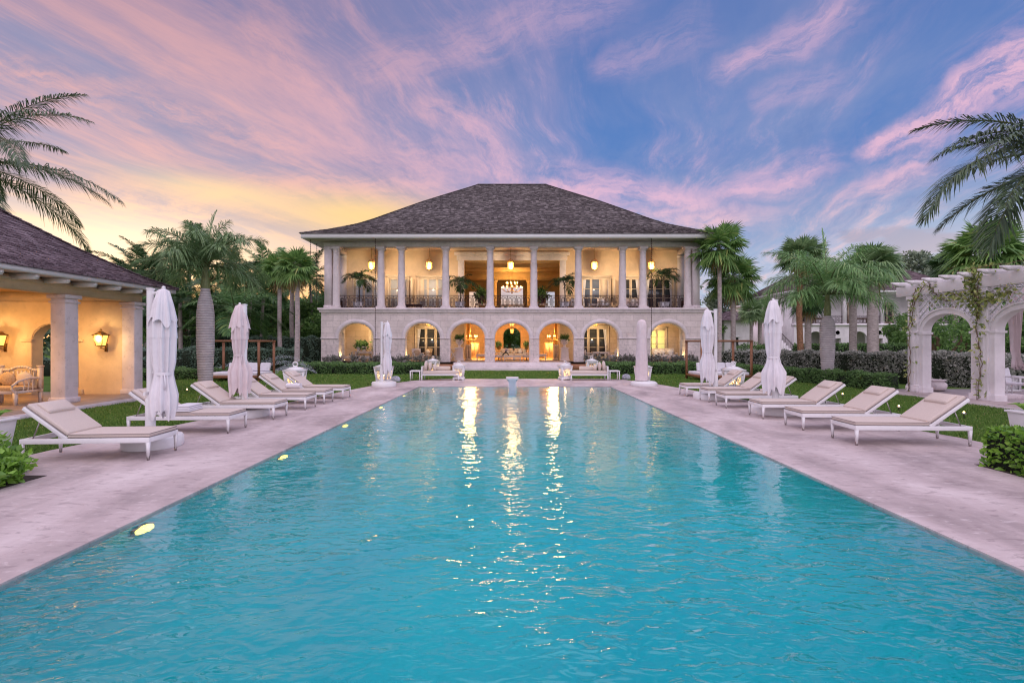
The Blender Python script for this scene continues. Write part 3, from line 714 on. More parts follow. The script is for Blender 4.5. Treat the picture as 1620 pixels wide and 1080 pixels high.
def house():
    e = empty('main_house', (0, HY, 0))
    tag(e, 'large two storey coral stone villa with arcade, columned balcony and dark hipped roof', 'house')
    W = 14.69; T = .62
    hw = 1.33
    ops = [(x, hw, FL, 2.39, 3.51) for x in ARCH_X]
    m = MB(); m.archwall('x', -W, W, -.05, 4.33, HY, HY+T, ops, n=22)
    m.build('arcade_wall', M['coral'], e)
    for s in (-1, 1):                       # sides of the ground floor loggia and the body of the house
        m = MB(); a, b = sorted((s*W, s*(W-T)))
        m.archwall('y', HY+T, HB+.4, -.05, 4.33, a, b, [(HY+T+1.6, 1.1, FL, 2.39, 3.3)], n=16)
        a, b = sorted((s*W, s*(W-.4)))
        m.box(a, b, HB+.4, HE, -.05, 9.8)
        m.build('side_wall', M['coral'], e)
    for x in ARCH_X:
        m = MB(); m.archband('x', x, hw+.001, 2.39, 3.51, .32, HY-.010, HY+.02); m.build('arch_moulding', M['coral_smooth'], e)
    xs = [-W-.05]+[q for x in ARCH_X for q in (x-hw, x+hw)]+[W+.05]
    for a, b in zip(xs[::2], xs[1::2]):
        m = MB(); m.box(a, b, HY-.06, HY+.02, 2.30, 2.39); m.build('impost_band', M['coral_smooth'], e, bevel=.015)
    m = MB()
    m.box(-14.9, 14.9, HY-.22, HY+T, 4.50, ZB); m.box(-14.8, 14.8, HY-.12, HY+T-.01, 4.33, 4.50)
    for s in (-1, 1):
        a, b = sorted((s*14.9, s*14.1)); m.box(a, b, HY+T, HB+.4, 4.34, ZB-.002)
    m.build('cornice', M['coral_smooth'], e, bevel=.02)
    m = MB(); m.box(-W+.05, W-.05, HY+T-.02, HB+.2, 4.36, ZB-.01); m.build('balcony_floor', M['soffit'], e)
    m = MB(); m.box(-W+.02, W-.02, HY+.0, HE, -.04, FL); m.build('terrace_floor', M['terrace'], e)
    # steps
    for i in range(3):
        m = MB(); m.box(-4.35-.0, 4.35, 35.2+.36*i, 35.2+.36*(i+1) if i < 2 else HY-.002, -.05, .175*(i+1)-.002*(i == 2))
        m.build('step', M['coral_smooth'], e, bevel=.02)
    for s in (-1, 1):
        m = MB(); a, b = sorted((s*4.37, s*14.75))
        m.box(a, b, 36.0, 36.25, -.05, .40); m.build('planter_kerb', M['terracotta'], e)
        m = MB(); m.box(a, b, 36.25, HY-.002, -.05, .34); m.build('planter_soil', M['soil'], e)
    # upper columns
    def column(x, y):
        m = MB(); z0 = ZB
        m.lathe([(.36, 0), (.36, .10)], 4, (x, y, z0), sq=True)
        m.lathe([(.345, .10), (.355, .14), (.345, .18), (.305, .20), (.305, .24), (.285, .27), (.282, 1.6), (.262, 3.2), (.235, 4.22), (.262, 4.25), (.262, 4.29), (.238, 4.31), (.238, 4.42), (.30, 4.50), (.30, 4.56)], 28, (x, y, z0))
        m.lathe([(.325, 4.56), (.325, ZT-ZB)], 4, (x, y, z0), sq=True)
        m.build('column', M['coral_smooth'], e, smooth=35)
    for x in COL_X: column(x, HY+.30)
    for s in (-1, 1):
        a, b = sorted((s*13.95, s*14.46))
        for yy in (HY+.05, HB-.1):
            m = MB(); m.box(a, b, yy, yy+.55, ZB, ZT-.001); m.box(a-.05, b+.05, yy-.05, yy+.60, ZB-.001, ZB+.2); m.box(a-.04, b+.04, yy-.04, yy+.59, ZT-.2, ZT-.08)
            m.build('corner_pier', M['coral_smooth'], e)
    m = MB()                                # beam on the columns, all round the loggia
    m.box(-14.5, 14.5, HY+.02, HY+.58, ZT, 9.80); m.box(-14.56, 14.56, HY-.03, HY+.63, 9.62, 9.70)
    for s in (-1, 1):
        a, b = sorted((s*14.5, s*13.95)); m.box(a, b, HY+.58, HB+.2, ZT+.001, 9.79)
        m.box(a-.05, b+.05, HY+.64, HB+.1, 9.50, 9.58)
    m.build('architrave', M['coral_smooth'], e)
    m = MB(); m.box(-14.4, 14.4, HY+.05, HE, 9.801, 9.86); m.build('loggia_ceiling', M['plaster'], e)
    # eaves, roof
    XE, YE = 15.68, 35.9
    YR = YE+24.5
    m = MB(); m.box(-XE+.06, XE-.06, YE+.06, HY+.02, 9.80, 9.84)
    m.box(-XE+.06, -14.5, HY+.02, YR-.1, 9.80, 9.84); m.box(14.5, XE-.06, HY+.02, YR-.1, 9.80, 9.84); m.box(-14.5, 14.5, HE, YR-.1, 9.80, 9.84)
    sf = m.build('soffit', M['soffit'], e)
    m = MB(); t = .06; z0, z1 = 9.77, 10.10
    m.box(-XE, XE, YE, YE+t, z0, z1); m.box(-XE, XE, YR-t, YR, z0, z1); m.box(-XE, -XE+t, YE+t, YR-t, z0, z1); m.box(XE-t, XE, YE+t, YR-t, z0, z1)
    m.build('fascia', M['whitepaint'], e)
    prof = [(0, 0), (1.55, .62), (3.2, 1.45), (4.2, 2.10), (5.2, 2.82), (7.7, 4.6), (12.25, 7.6)]
    r = hip_roof(-XE-.08, XE+.08, YE-.08, YR+.08, 10.10, [(s*1.0065, hh) for s, hh in prof], .26, .24, 3).build('roof', M['shingle'], e)
    # loggia back walls
    m = MB(); m.archwall('x', -W+.4, W-.4, ZB-.3, 9.80, HB, HB+.4, [(0, 4.03, ZB, 8.93, 8.93)], mi_in=1)
    for s in (-1, 1): m.box(min(s*14.0, s*14.29), max(s*14.0, s*14.29), HB-.02, HB, ZB, 9.78)
    m.build('balcony_back_wall', [M['plaster'], M['ochre']], e)
    m = MB()
    for s in (-1, 1): m.box(min(s*4.03, s*4.55), max(s*4.03, s*4.55), HB-.12, HB-.002, ZB, 8.93)
    m.box(-4.65, 4.65, HB-.16, HB-.002, 8.93, 9.35); m.box(-4.85, 4.85, HB-.24, HB-.003, 9.35, 9.62)
    m.build('stone_door_surround', M['coral_smooth'], e, bevel=.02)
    m = MB(); m.archwall('x', -W+T, W-T, FL-.1, 4.34, HB, HB+.4, [(0, 4.0, FL, 4.2, 4.2)], mi_in=1)
    m.build('ground_back_wall', [M['interior'], M['ochre']], e)
    # doors: upper floor
    for x, lv, g, cu in ((-12.1, 3, M['glasspale'], True), (-9.55, 2, M['glasspale'], False), (-6.7, 3, M['glasspale'], False)):
        door_unit(e, x, HB, ZB, 2.75, lv, .78, g, 3, cu)
    for x, lv, g, cu in ((7.05, 3, M['glassblue'], True), (10.0, 2, M['glassdark'], True), (12.4, 3, M['glassdark'], True)):
        door_unit(e, x, HB, ZB, 2.75, lv, .78, g, 3, cu)
    for x in (-6.84, 6.84): door_unit(e, x, HB, FL, 2.75, 3, .82, M['glassdark'], 3, True)
    door_unit(e, -11.2, HB, FL, 2.6, 2, .75, M['glasspale'], 3, False)
    door_unit(e, 12.2, HB, FL, 2.6, 2, .75, M['glasslit'], 4, False)
    for x, s in ((-8.25, -1), (8.4, 1)):      # open shutter beside the doors
        m = MB(); m.bar((x, HB-.01, ZB+1.75), (x+s*.15, HB-.75, ZB+1.75), .05, 1.9); m.build('shutter', M['doorwood'], e); m = MB(); m.bar((x-s*.35, HB-.05, ZB+1.75), (x-s*.85, HB-.05, ZB+1.75), .04, 1.85)
        m.build('shutter', M['doorwood'], e)
    # railings
    edges = [-13.95]+COL_X[1:-1]+[13.95]
    pts = [(-13.35, -10.43), (-9.87, -8.85), (-8.29, -5.42), (-4.86, -1.97), (-1.41, 1.41), (1.97, 4.86), (5.42, 8.29), (8.85, 9.87), (10.43, 13.35)]
    for a, b in pts: railing(e, a, b, HY+.30, ZB, 1.0, M['iron'])
    for s in (-1, 1): railing(e, HY+.62, HB-.15, s*14.2, ZB, 1.0, M['iron'], 'y')
    # rooms: upper great room and ground hall
    m = MB()
    ops = [(0, 1.30, ZB, 8.6, 8.6), (-4.5, .55, ZB, 8.0, 8.0), (4.5, .55, ZB, 8.0, 8.0)]
    m.archwall('x', -6, 6, ZB-.2, 9.8, HE, HE+.3, ops)
    m.box(-6.2, -6, HB+.4, HE, ZB, 9.8); m.box(6, 6.2, HB+.4, HE, ZB, 9.8)
    m.build('great_room_wall', M['ochre'], e)
    m = MB(); m.box(-6, 6, HB+.2, HE+.3, ZB-.25, ZB); m.build('great_room_floor', M['terrace'], e)
    for y in (42.6, 45.2, 47.8, 50.4, 53.0, 55.6): m = MB(); m.box(-6, 6, y-.2, y+.2, 9.0, 9.8); m.build('ceiling_beam', M['ochre'], e)
    for y in (49.0,): m = MB(); m.box(-6, 6, y-.25, y+.25, 8.35, 9.79); m.build('ceiling_beam', M['ochre'], e)
    for s in (-1, 1):
        for y in (49.0,):
            m = MB(); m.box(s*1.75-.22, s*1.75+.22, y-.22, y+.22, ZB, 8.35); m.box(s*1.75-.3, s*1.75+.3, y-.3, y+.3, 8.1, 8.36); m.build('room_pillar', M['ochre'], e)
        m = MB(); m.box(s*5.75-.25, s*5.75+.25, 48.75, 49.25, ZB, 8.35); m.build('room_pillar', M['ochre'], e)
    m = MB(); m.archwall('x', -9, 9, 0, 4.3, 52.0, 52.5, [(0, .93, FL, 2.75, 3.62)]); m.build('hall_rear_wall', M['interior'], e)
    m = MB(); m.archwall('x', -9, 9, 0, 4.34, HE-.3, HE, [(0, 1.5, FL, 3.9, 3.9)])
    for s in (-1, 1): m.box(min(s*4.6, s*4.8), max(s*4.6, s*4.8), HB+.4, 52.0, FL, 4.34)
    m.build('hall_side_wall', M['ochre'], e)
    m = MB(); m.box(-9, 9, HB+.3, HE, 4.30, 4.42); m.build('hall_ceiling', M['ochre'], e)
    for px_, ys in ((745, 43.5), (876, 43.5)):     # tall panelling in the hall openings
        s = -1 if px_ < 810 else 1
        m = MB(); m.box(min(s*3.98, s*4.3), max(s*3.98, s*4.3), HB+.41, HB+1.2, FL, 4.28); m.build('hall_pier', M['interior'], e)
    # small uplights at the arch jambs
    for i, x in enumerate((ARCH_X[0]-1.0, ARCH_X[0]+1.0, ARCH_X[1]-1.05, ARCH_X[1]+1.05, ARCH_X[5]-1.05, ARCH_X[5]+1.05, ARCH_X[6]-1.0, ARCH_X[6]+1.0)):
        if i in (1, 3, 4): continue
        u = empty('uplight', (x, HY+.35, FL)); nm = {0: 'left jamb of the far left arch', 2: 'left jamb of the second arch from left', 5: 'right jamb of the second arch from right', 6: 'left jamb of the far right arch', 7: 'right jamb of the far right arch'}[i]
        tag(u, 'small glowing floor spotlight at the '+nm, 'spotlight', 'uplights at the feet of the arches')
        m = MB(); m.lathe([(.07, 0), (.08, .12), (.06, .14)], 10, u.location); m.build('housing', M['metal'], u)
        m = MB(); m.lathe([(.055, .142), (.001, .150)], 10, u.location); m.build('lens', M['bulb'], u)
        s = -1 if i in (0, 2, 6) else 1
        lamp('uplight_lamp', (x+s*.02, HY+.35, FL+.22), 60, (1.0, .68, .25), .05, u, 95, (s*.35, .1, 1))
    return e
HOUSE = house()
# ------------------------------------------------------------------ lanterns and chandeliers of the house
def hang_lantern():
    e = empty('hanging_lantern')             # origin at the hook in the ceiling
    m = MB(); m.tube([(0, 0, 0), (0, 0, -.9)], .012, 6)
    for i in range(10): m.lathe([(.02, -.09*i-.02), (.02, -.09*i-.05)], 6, (0, 0, 0))
    m.build('chain', M['brass'], e)
    m = MB(); n = 6
    top, bot = -1.12, -1.62
    for j in range(n):
        a = 2*math.pi*j/n; b = 2*math.pi*(j+1)/n
        A, B = (.27*math.cos(a), .27*math.sin(a)), (.27*math.cos(b), .27*math.sin(b))
        a2 = (.19*math.cos(a), .19*math.sin(a)); b2 = (.19*math.cos(b), .19*math.sin(b))
        m.tube([(*A, top), (*a2, bot)], .014, 5); m.tube([(*A, top), (*B, top)], .014, 5); m.tube([(*a2, bot), (*b2, bot)], .014, 5)
        m.tube([(*A, top), (A[0]*.7, A[1]*.7, top+.14), (A[0]*.3, A[1]*.3, top+.20), (0, 0, top+.24)], .012, 5)
    m.lathe([(.001, bot-.10), (.03, bot-.08), (.01, bot-.04), (.17, bot)], 12, (0, 0, 0))
    m.build('frame', M['brass'], e)
    m = MB(); m.lathe([(.165, bot+.02), (.235, top-.02)], 6, (0, 0, 0), cap=False); m.build('glass', M['lampglass'], e)
    m = MB()
    for j in range(3):
        a = 2.1*j; c = (.07*math.cos(a), .07*math.sin(a)); m.lathe([(.012, bot+.05), (.012, bot+.22)], 6, (*c, 0)); m.sphere((*c, bot+.28), (.022, .022, .05), 6, 6)
    m.build('candle_bulb', M['flame'], e)
    return e
LAN = hang_lantern(); first = True
names = ['hanging over the far left balcony bay', 'hanging left of the great room opening', 'hanging in front of the great room opening', 'hanging right of the great room opening', 'hanging over the far right balcony bay']
for i, (px_, nm) in enumerate(zip((588, 679, 808, 940, 1030), names)):
    x = at(px_, 39.2); o = put(LAN, i > 0, (x, 39.2, 9.80), .2*i, 'lit brass hexagonal lantern on a chain '+nm, 1.15, 'brass lanterns along the balcony')
    lamp('lantern_lamp', (x, 38.7, 8.0), 360, (1, .72, .40), rad=.25, spot=158, aim=(0, 1, -.12))
for px_, nm in ((579, 'behind the far left arch crown'), (678, 'in the second arch from left'), (810, 'in the middle arch'), (942, 'in the second arch from right'), (1040, 'behind the far right arch crown')):
    x = at(px_, 39.2); o = put(LAN, True, (x, 39.2, 4.36), .3, 'lit brass lantern hanging under the arcade ceiling '+nm, (.95, .95, .62), 'lanterns under the arcade')
    lamp('arcade_lamp', (x, 39.0, 3.1), 170, (1, .70, .36), rad=.2, spot=158, aim=(0, 1, -.35))
def chandelier(loc, drop, R0, label, n=10, tiers=2, power=300, grp=None, holder=12):
    e = empty('chandelier', loc); tag(e, label, 'chandelier', grp); x, y, z = loc
    m = MB(); m.tube([(x, y, z), (x, y, z-drop)], .018, 6); m.build('chain', M['brass'], e)
    m = MB(); b = MB(); c = MB(); zc = z-drop
    m.lathe([(.02, -.55), (.09, -.45), (.05, -.3), (.11, -.1), (.05, .1), (.07, .3), (.02, .45)], 12, (x, y, zc))
    for t in range(tiers):
        rr = R0*(1-.42*t); zz_ = zc-.15+.42*t; k = n-3*t
        for j in range(k):
            a = 2*math.pi*j/k+.3*t; dx, dy = math.cos(a), math.sin(a)
            P = [(x+dx*rr*s, y+dy*rr*s, zz_+q*R0) for s, q in ((.05, 0), (.3, -.20), (.6, -.24), (.85, -.12), (1, .05))]
            m.tube(P, .016, 5); ex, ey, ez = P[-1]
            m.lathe([(.05, 0), (.06, .02)], 8, (ex, ey, ez)); c.lathe([(.016, .02), (.016, .14)], 6, (ex, ey, ez)); b.sphere((ex, ey, ez+.19), (.028, .028, .06), 6, 6)
    m.build('arm_frame', M['brass'], e, smooth=40); c.build('candle_sleeve', M['cream'], e); b.build('candle_bulb', M['flame'], e)
    lamp('chandelier_lamp', (x, y, zc+.35), power, (1, .58, .2), rad=.5)
    return e
chandelier((at(810, 46.5), 46.5, 9.0), 1.75, .95, 'large tiered brass chandelier glowing in the upstairs great room', 12, 2, 330)
chandelier((at(744, 45), 45, 4.3), 1.75, .62, 'candle chandelier in the ground hall left of the middle arch', 8, 1, 760, 'chandeliers of the ground hall')
chandelier((at(877, 45), 45, 4.3), 1.75, .62, 'candle chandelier in the ground hall right of the middle arch', 8, 1, 760, 'chandeliers of the ground hall')
o = put(LAN, True, (0, 47.5, 4.3), .1, 'lit lantern deep in the hall beyond the middle arch', (.8, .8, .85)); lamp('hall_lamp', (0, 47.5, 2.6), 60, rad=.1)

# rain chains from the eaves
def rain_chain(x, y, z0, z1, label):
    m = MB(); n = int((z1-z0)/.16)
    for i in range(n):
        z = z0+(z1-z0)*i/n; m.lathe([(.012, 0), (.030, .05), (.030, .09), (.010, .13)], 6, (x, y, z))
    m.tube([(x, y, z0), (x, y, z1)], .008, 5)
    tag(m.build('rain_chain', M['iron'], origin=(x, y, z0)), label, 'rain chain', 'rain chains hanging from the eaves')
rain_chain(at(593.7, 36.1), 36.1, .45, 9.8, 'thin dark rain chain beside the second column from left')
rain_chain(at(1030.6, 36.1), 36.1, .45, 9.8, 'thin dark rain chain beside the second column from right')
rain_chain(-15.2, 36.5, 5.6, 9.8, 'thin dark chain hanging free under the left end of the eaves')
rain_chain(-15.3, 37.9, 5.2, 9.8, 'thin dark chain hanging at the left eaves, nearer the corner pier')

# ------------------------------------------------------------------ leaf and palm builders
def frond(mb, base, az, el0, L, droop, nleaf=46, leaf=.55, wid=.035, mi=0, mis=1, hang=.35, spread=62, curl=0.0, stem_r=.03, plume=.14):
    n = 18; s = np.linspace(0, 1, n)
    el = el0-droop*s**1.25; a = az+curl*s
    d = np.stack([np.cos(el)*np.cos(a), np.cos(el)*np.sin(a), np.sin(el)], 1)
    P = np.array(base)+np.concatenate([[[0, 0, 0]], np.cumsum((d[:-1]+d[1:])/2*L/(n-1), 0)])
    mb.tube(P.tolist(), [stem_r*(1-.8*q) for q in s], 4, mis, cap=False)
    t = np.linspace(.14, 1.0, nleaf)
    t = np.clip(t+(RNG.random(nleaf)-.5)*.01, 0, 1)
    B = np.stack([np.interp(t, s, P[:, k]) for k in range(3)], 1); Tg = np.stack([np.interp(t, s, d[:, k]) for k in range(3)], 1)
    Tg /= np.linalg.norm(Tg, axis=1)[:, None]
    side = np.stack([-np.sin(np.interp(t, s, a)), np.cos(np.interp(t, s, a)), 0*t], 1); up = np.cross(Tg, side)
    ln = leaf*(np.sin(np.pi*np.clip(.16+.80*t, 0, 1))**.7+.05)
    ang = np.radians(spread-38*t**2)
    V = []
    for sg in (-1, 1):
        j = RNG.normal(0, .10, nleaf)
        D = Tg*np.cos(ang+j)[:, None]+side*(sg*np.sin(ang+j))[:, None]+up*(.30+RNG.normal(0, plume, nleaf))[:, None]
        D /= np.linalg.norm(D, axis=1)[:, None]
        l = (ln*(1+RNG.normal(0, .08, nleaf)))[:, None]
        w = np.cross(D, up); w /= np.linalg.norm(w, axis=1)[:, None]+1e-9; w = w*wid/2
        g = np.array([0, 0, -1.0])
        M1 = B+D*l*.5+g*l*hang*.18; T1 = B+D*l*.92+g*l*hang*.85
        V.append(np.stack([B-w*.5, B+w*.5, M1+w, M1-w, M1-w, M1+w, T1+w*.12, T1-w*.12], 1))
    V = np.concatenate(V).reshape(-1, 3)
    # share the middle vertices so that a leaflet is one island
    V = V.reshape(-1, 8, 3)[:, [0, 1, 2, 3, 6, 7]]; k = len(V)
    Q = np.concatenate([np.array([[0, 1, 2, 3], [3, 2, 4, 5]])+6*i for i in range(k)])
    mb.addnp(V.reshape(-1, 3), Q, mi)
def crown(mb, c, n, L, el=(70, -25), droop=(.9, 1.6), leaf=.55, wid=.035, nleaf=46, hang=.35, seed=0, upright=0, **k):
    rg = random.Random(seed)
    for i in range(n):
        f = i/max(1, n-1); az = i*2.39996+rg.uniform(-.25, .25)
        e = R(el[0]+(el[1]-el[0])*f+rg.uniform(-8, 8)); dr = droop[0]+(droop[1]-droop[0])*rg.random()
        if f > .6: dr *= .75
        frond(mb, (c[0]+.08*math.cos(az), c[1]+.08*math.sin(az), c[2]), az, e, L*rg.uniform(.85, 1.1), dr, nleaf, leaf, wid, hang=hang, curl=rg.uniform(-.35, .35), **k)
def fan_leaf(mb, c, D, r, mi=0, mis=1, pet=.6, seg=24, droop=.45):
    D = np.array(D)/np.linalg.norm(D); up = np.array([0, 0, 1.0])
    sd = np.cross(D, up); sd /= np.linalg.norm(sd)+1e-9; nrm = np.cross(sd, D)
    base = np.array(c)+D*pet
    mb.tube([c, (np.array(c)+D*pet*.6+nrm*.02).tolist(), base.tolist()], .014, 3, mis, cap=False)
    th = np.linspace(-2.25, 2.25, seg+1); V = []
    def ray(t, rad, fold): return base+D*math.cos(t)*rad+sd*math.sin(t)*rad+nrm*(-.22*rad*abs(math.sin(t)))+np.array([0, 0, -1])*fold
    for i in range(seg):
        a, b = th[i], th[i+1]; m_ = (a+b)/2; rr = r*(.82+.18*math.cos(m_*.6))*random.uniform(.92, 1.06)
        V += [ray(m_, .02, 0), ray(a, rr*.52, .02), ray(m_, rr*.56, 0), ray(b, rr*.52, .02), ray(m_+random.uniform(-.05, .05), rr, droop*rr*random.uniform(.3, .9))]
    k = seg; V = np.array(V)
    for i in range(k):
        q = V[i*5:i*5+5]; mb.add([q[0], q[1], q[2], q[3], q[4]], [(0, 1, 2), (0, 2, 3), (1, 4, 2), (2, 4, 3)], mi)
def fan_crown(mb, c, n, r, pet, mi=0, mis=1, seed=0, lo=-50, hi=80, seg=22, droop=.5):
    rg = random.Random(seed)
    for i in range(n):
        f = (i+.5)/n; e = R(hi+(lo-hi)*f**.85+rg.uniform(-8, 8)); a = i*2.39996+rg.uniform(-.3, .3)
        D = (math.cos(e)*math.cos(a), math.cos(e)*math.sin(a), math.sin(e))
        fan_leaf(mb, c, D, r*rg.uniform(.8, 1.1), mi, mis, pet*rg.uniform(.8, 1.15), seg, droop*(1.1 if e < .3 else .6))
def leaves_at(P, size, rng, asp=.5, up=0.0, nrm=None):
    """one small kinked leaf (two quads) per point"""
    n = len(P); d = rng.normal(size=(n, 3)); d[:, 2] += up
    if nrm is not None: d += nrm*.8
    d /= np.linalg.norm(d, axis=1)[:, None]
    r = rng.normal(size=(n, 3)); s = np.cross(d, r); s /= np.linalg.norm(s, axis=1)[:, None]; u = np.cross(s, d)
    l = (size*(.7+.6*rng.random(n)))[:, None]; w = l*asp/2
    A = P; Mi = P+d*l*.5+u*l*.10; Tp = P+d*l
    V = np.stack([A-s*w*.25, A+s*w*.25, Mi+s*w, Mi-s*w, Tp+s*w*.12, Tp-s*w*.12], 1)
    Q = (np.arange(n)[:, None, None]*6+np.array([[0, 1, 2, 3], [3, 2, 4, 5]])[None]).reshape(-1, 4)
    return V.reshape(-1, 3), Q
def blob_points(n, blobs, rng, shell=.55):
    """points in a union of lumpy ellipsoids, denser to the outside"""
    w = np.array([b[3]*b[4]*b[5] for b in blobs])**.75; w = w/w.sum(); out = []
    for b, q in zip(blobs, w):
        k = max(1, int(n*q)); d = rng.normal(size=(k, 3)); d /= np.linalg.norm(d, axis=1)[:, None]
        rad = shell+(1-shell)*rng.random(k)**.7
        lump = 1+.18*np.sin(d[:, 0]*5+b[0])*np.sin(d[:, 1]*6+b[1])+.14*np.sin(d[:, 2]*9+b[2])
        out.append(np.array(b[:3])+d*(rad*lump)[:, None]*np.array(b[3:6]))
    return np.concatenate(out)
def tree_mesh(name, h, spread, n, leaf, lm, seed, trunk=.22, low=.25, bark='barkbrown', nb=16, asp=.5, limbs=7):
    """broad tree at the origin: trunk with limbs, crown of leaf clumps"""
    rg = np.random.default_rng(seed); rr = random.Random(seed)
    e = empty(name)
    m = MB(); top = h*.55
    m.tube([(0, 0, -.1), (.05*rr.uniform(-1, 1), .05, top*.35), (rr.uniform(-.3, .3), rr.uniform(-.3, .3), top)], [trunk*1.25, trunk, trunk*.6], 9)
    blobs = []
    for i in range(limbs):
        a = i*2.4+rr.uniform(-.3, .3); r_ = spread*rr.uniform(.35, .8); z1 = h*rr.uniform(low+.25, .92)
        p0 = (0, 0, h*rr.uniform(.18, .42)); p2 = (r_*math.cos(a), r_*math.sin(a), z1); p1 = (p2[0]*.45+rr.uniform(-.2, .2), p2[1]*.45, (p0[2]+p2[2])/2+rr.uniform(-.3, .2))
        m.tube([p0, p1, p2], [trunk*.55, trunk*.35, trunk*.1], 6)
    m.build('trunk', M[bark], e, smooth=60)
    for i in range(nb):
        a = rr.uniform(0, 6.28); q = math.sqrt(rr.random()); z = h*rr.uniform(low+.1, .95)
        f = math.sin(math.pi*min(1, max(.12, (z/h-low)/(1-low)*.75+.2)))
        x, y = spread*.78*q*f*math.cos(a), spread*.78*q*f*math.sin(a); s = spread*rr.uniform(.22, .40)
        blobs.append((x, y, z, s, s, s*rr.uniform(.6, .85)))
    P = blob_points(n, blobs, rg); V, Q = leaves_at(P, leaf, rg, asp, .1)
    m = MB(); m.addnp(V, Q); m.build('crown', lm, e)
    return e
def hedge(name, line, width, z1, n, leaf, lm, label, cat='hedge', seed=1, z0=-.05, asp=.55, rough=.05, group=None, cross=None):
    """clipped hedge along a polyline; line gives its centre"""
    rg = np.random.default_rng(seed); o = (*line[0], 0)
    e = empty(name, o); tag(e, label, cat, group)
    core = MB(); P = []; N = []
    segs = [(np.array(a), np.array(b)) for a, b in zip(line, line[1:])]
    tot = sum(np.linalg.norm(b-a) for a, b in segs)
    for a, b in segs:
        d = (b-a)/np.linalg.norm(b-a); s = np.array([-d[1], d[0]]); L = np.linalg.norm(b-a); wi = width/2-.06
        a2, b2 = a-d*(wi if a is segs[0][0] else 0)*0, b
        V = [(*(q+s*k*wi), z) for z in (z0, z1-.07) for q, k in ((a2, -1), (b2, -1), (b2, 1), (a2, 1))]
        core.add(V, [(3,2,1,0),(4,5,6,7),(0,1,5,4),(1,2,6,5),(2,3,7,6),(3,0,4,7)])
        k = int(n*L/tot); hh = z1-z0
        wts = np.array([hh, hh, width, hh*width/L, hh*width/L]); wts = wts/wts.sum(); f = rg.choice(5, k, p=wts)
        u = rg.random(k); v = rg.random(k); t = np.empty((k, 3)); nr = np.zeros((k, 3))
        along = np.where(f == 3, 0, np.where(f == 4, 1, u))*L
        acr = np.where(f == 0, -1, np.where(f == 1, 1, np.where(f == 2, 2*v-1, 2*u-1)))*width/2
        zed = np.where(f == 2, z1, z0+v*hh)
        bump = rough*(np.sin(along*2.3)*np.sin(zed*3+along)+np.sin(along*5.1+acr*3))
        xy = a+d*along[:, None]+s*acr[:, None]
        n2 = np.where((f == 0)[:, None], -s, np.where((f == 1)[:, None], s, np.where((f == 3)[:, None], -d, np.where((f == 4)[:, None], d, 0*s))))
        nr[:, :2] = n2; nr[:, 2] = (f == 2)
        t[:, :2] = xy; t[:, 2] = zed
        t += nr*(bump-.05+.05*rg.random(k))[:, None]; P.append(t); N.append(nr)
    P = np.concatenate(P); N = np.concatenate(N)
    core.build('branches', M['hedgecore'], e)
    V, Q = leaves_at(P, leaf, rg, asp, 0, N); m = MB(); m.addnp(V, Q); m.build('foliage', lm, e)
    return e
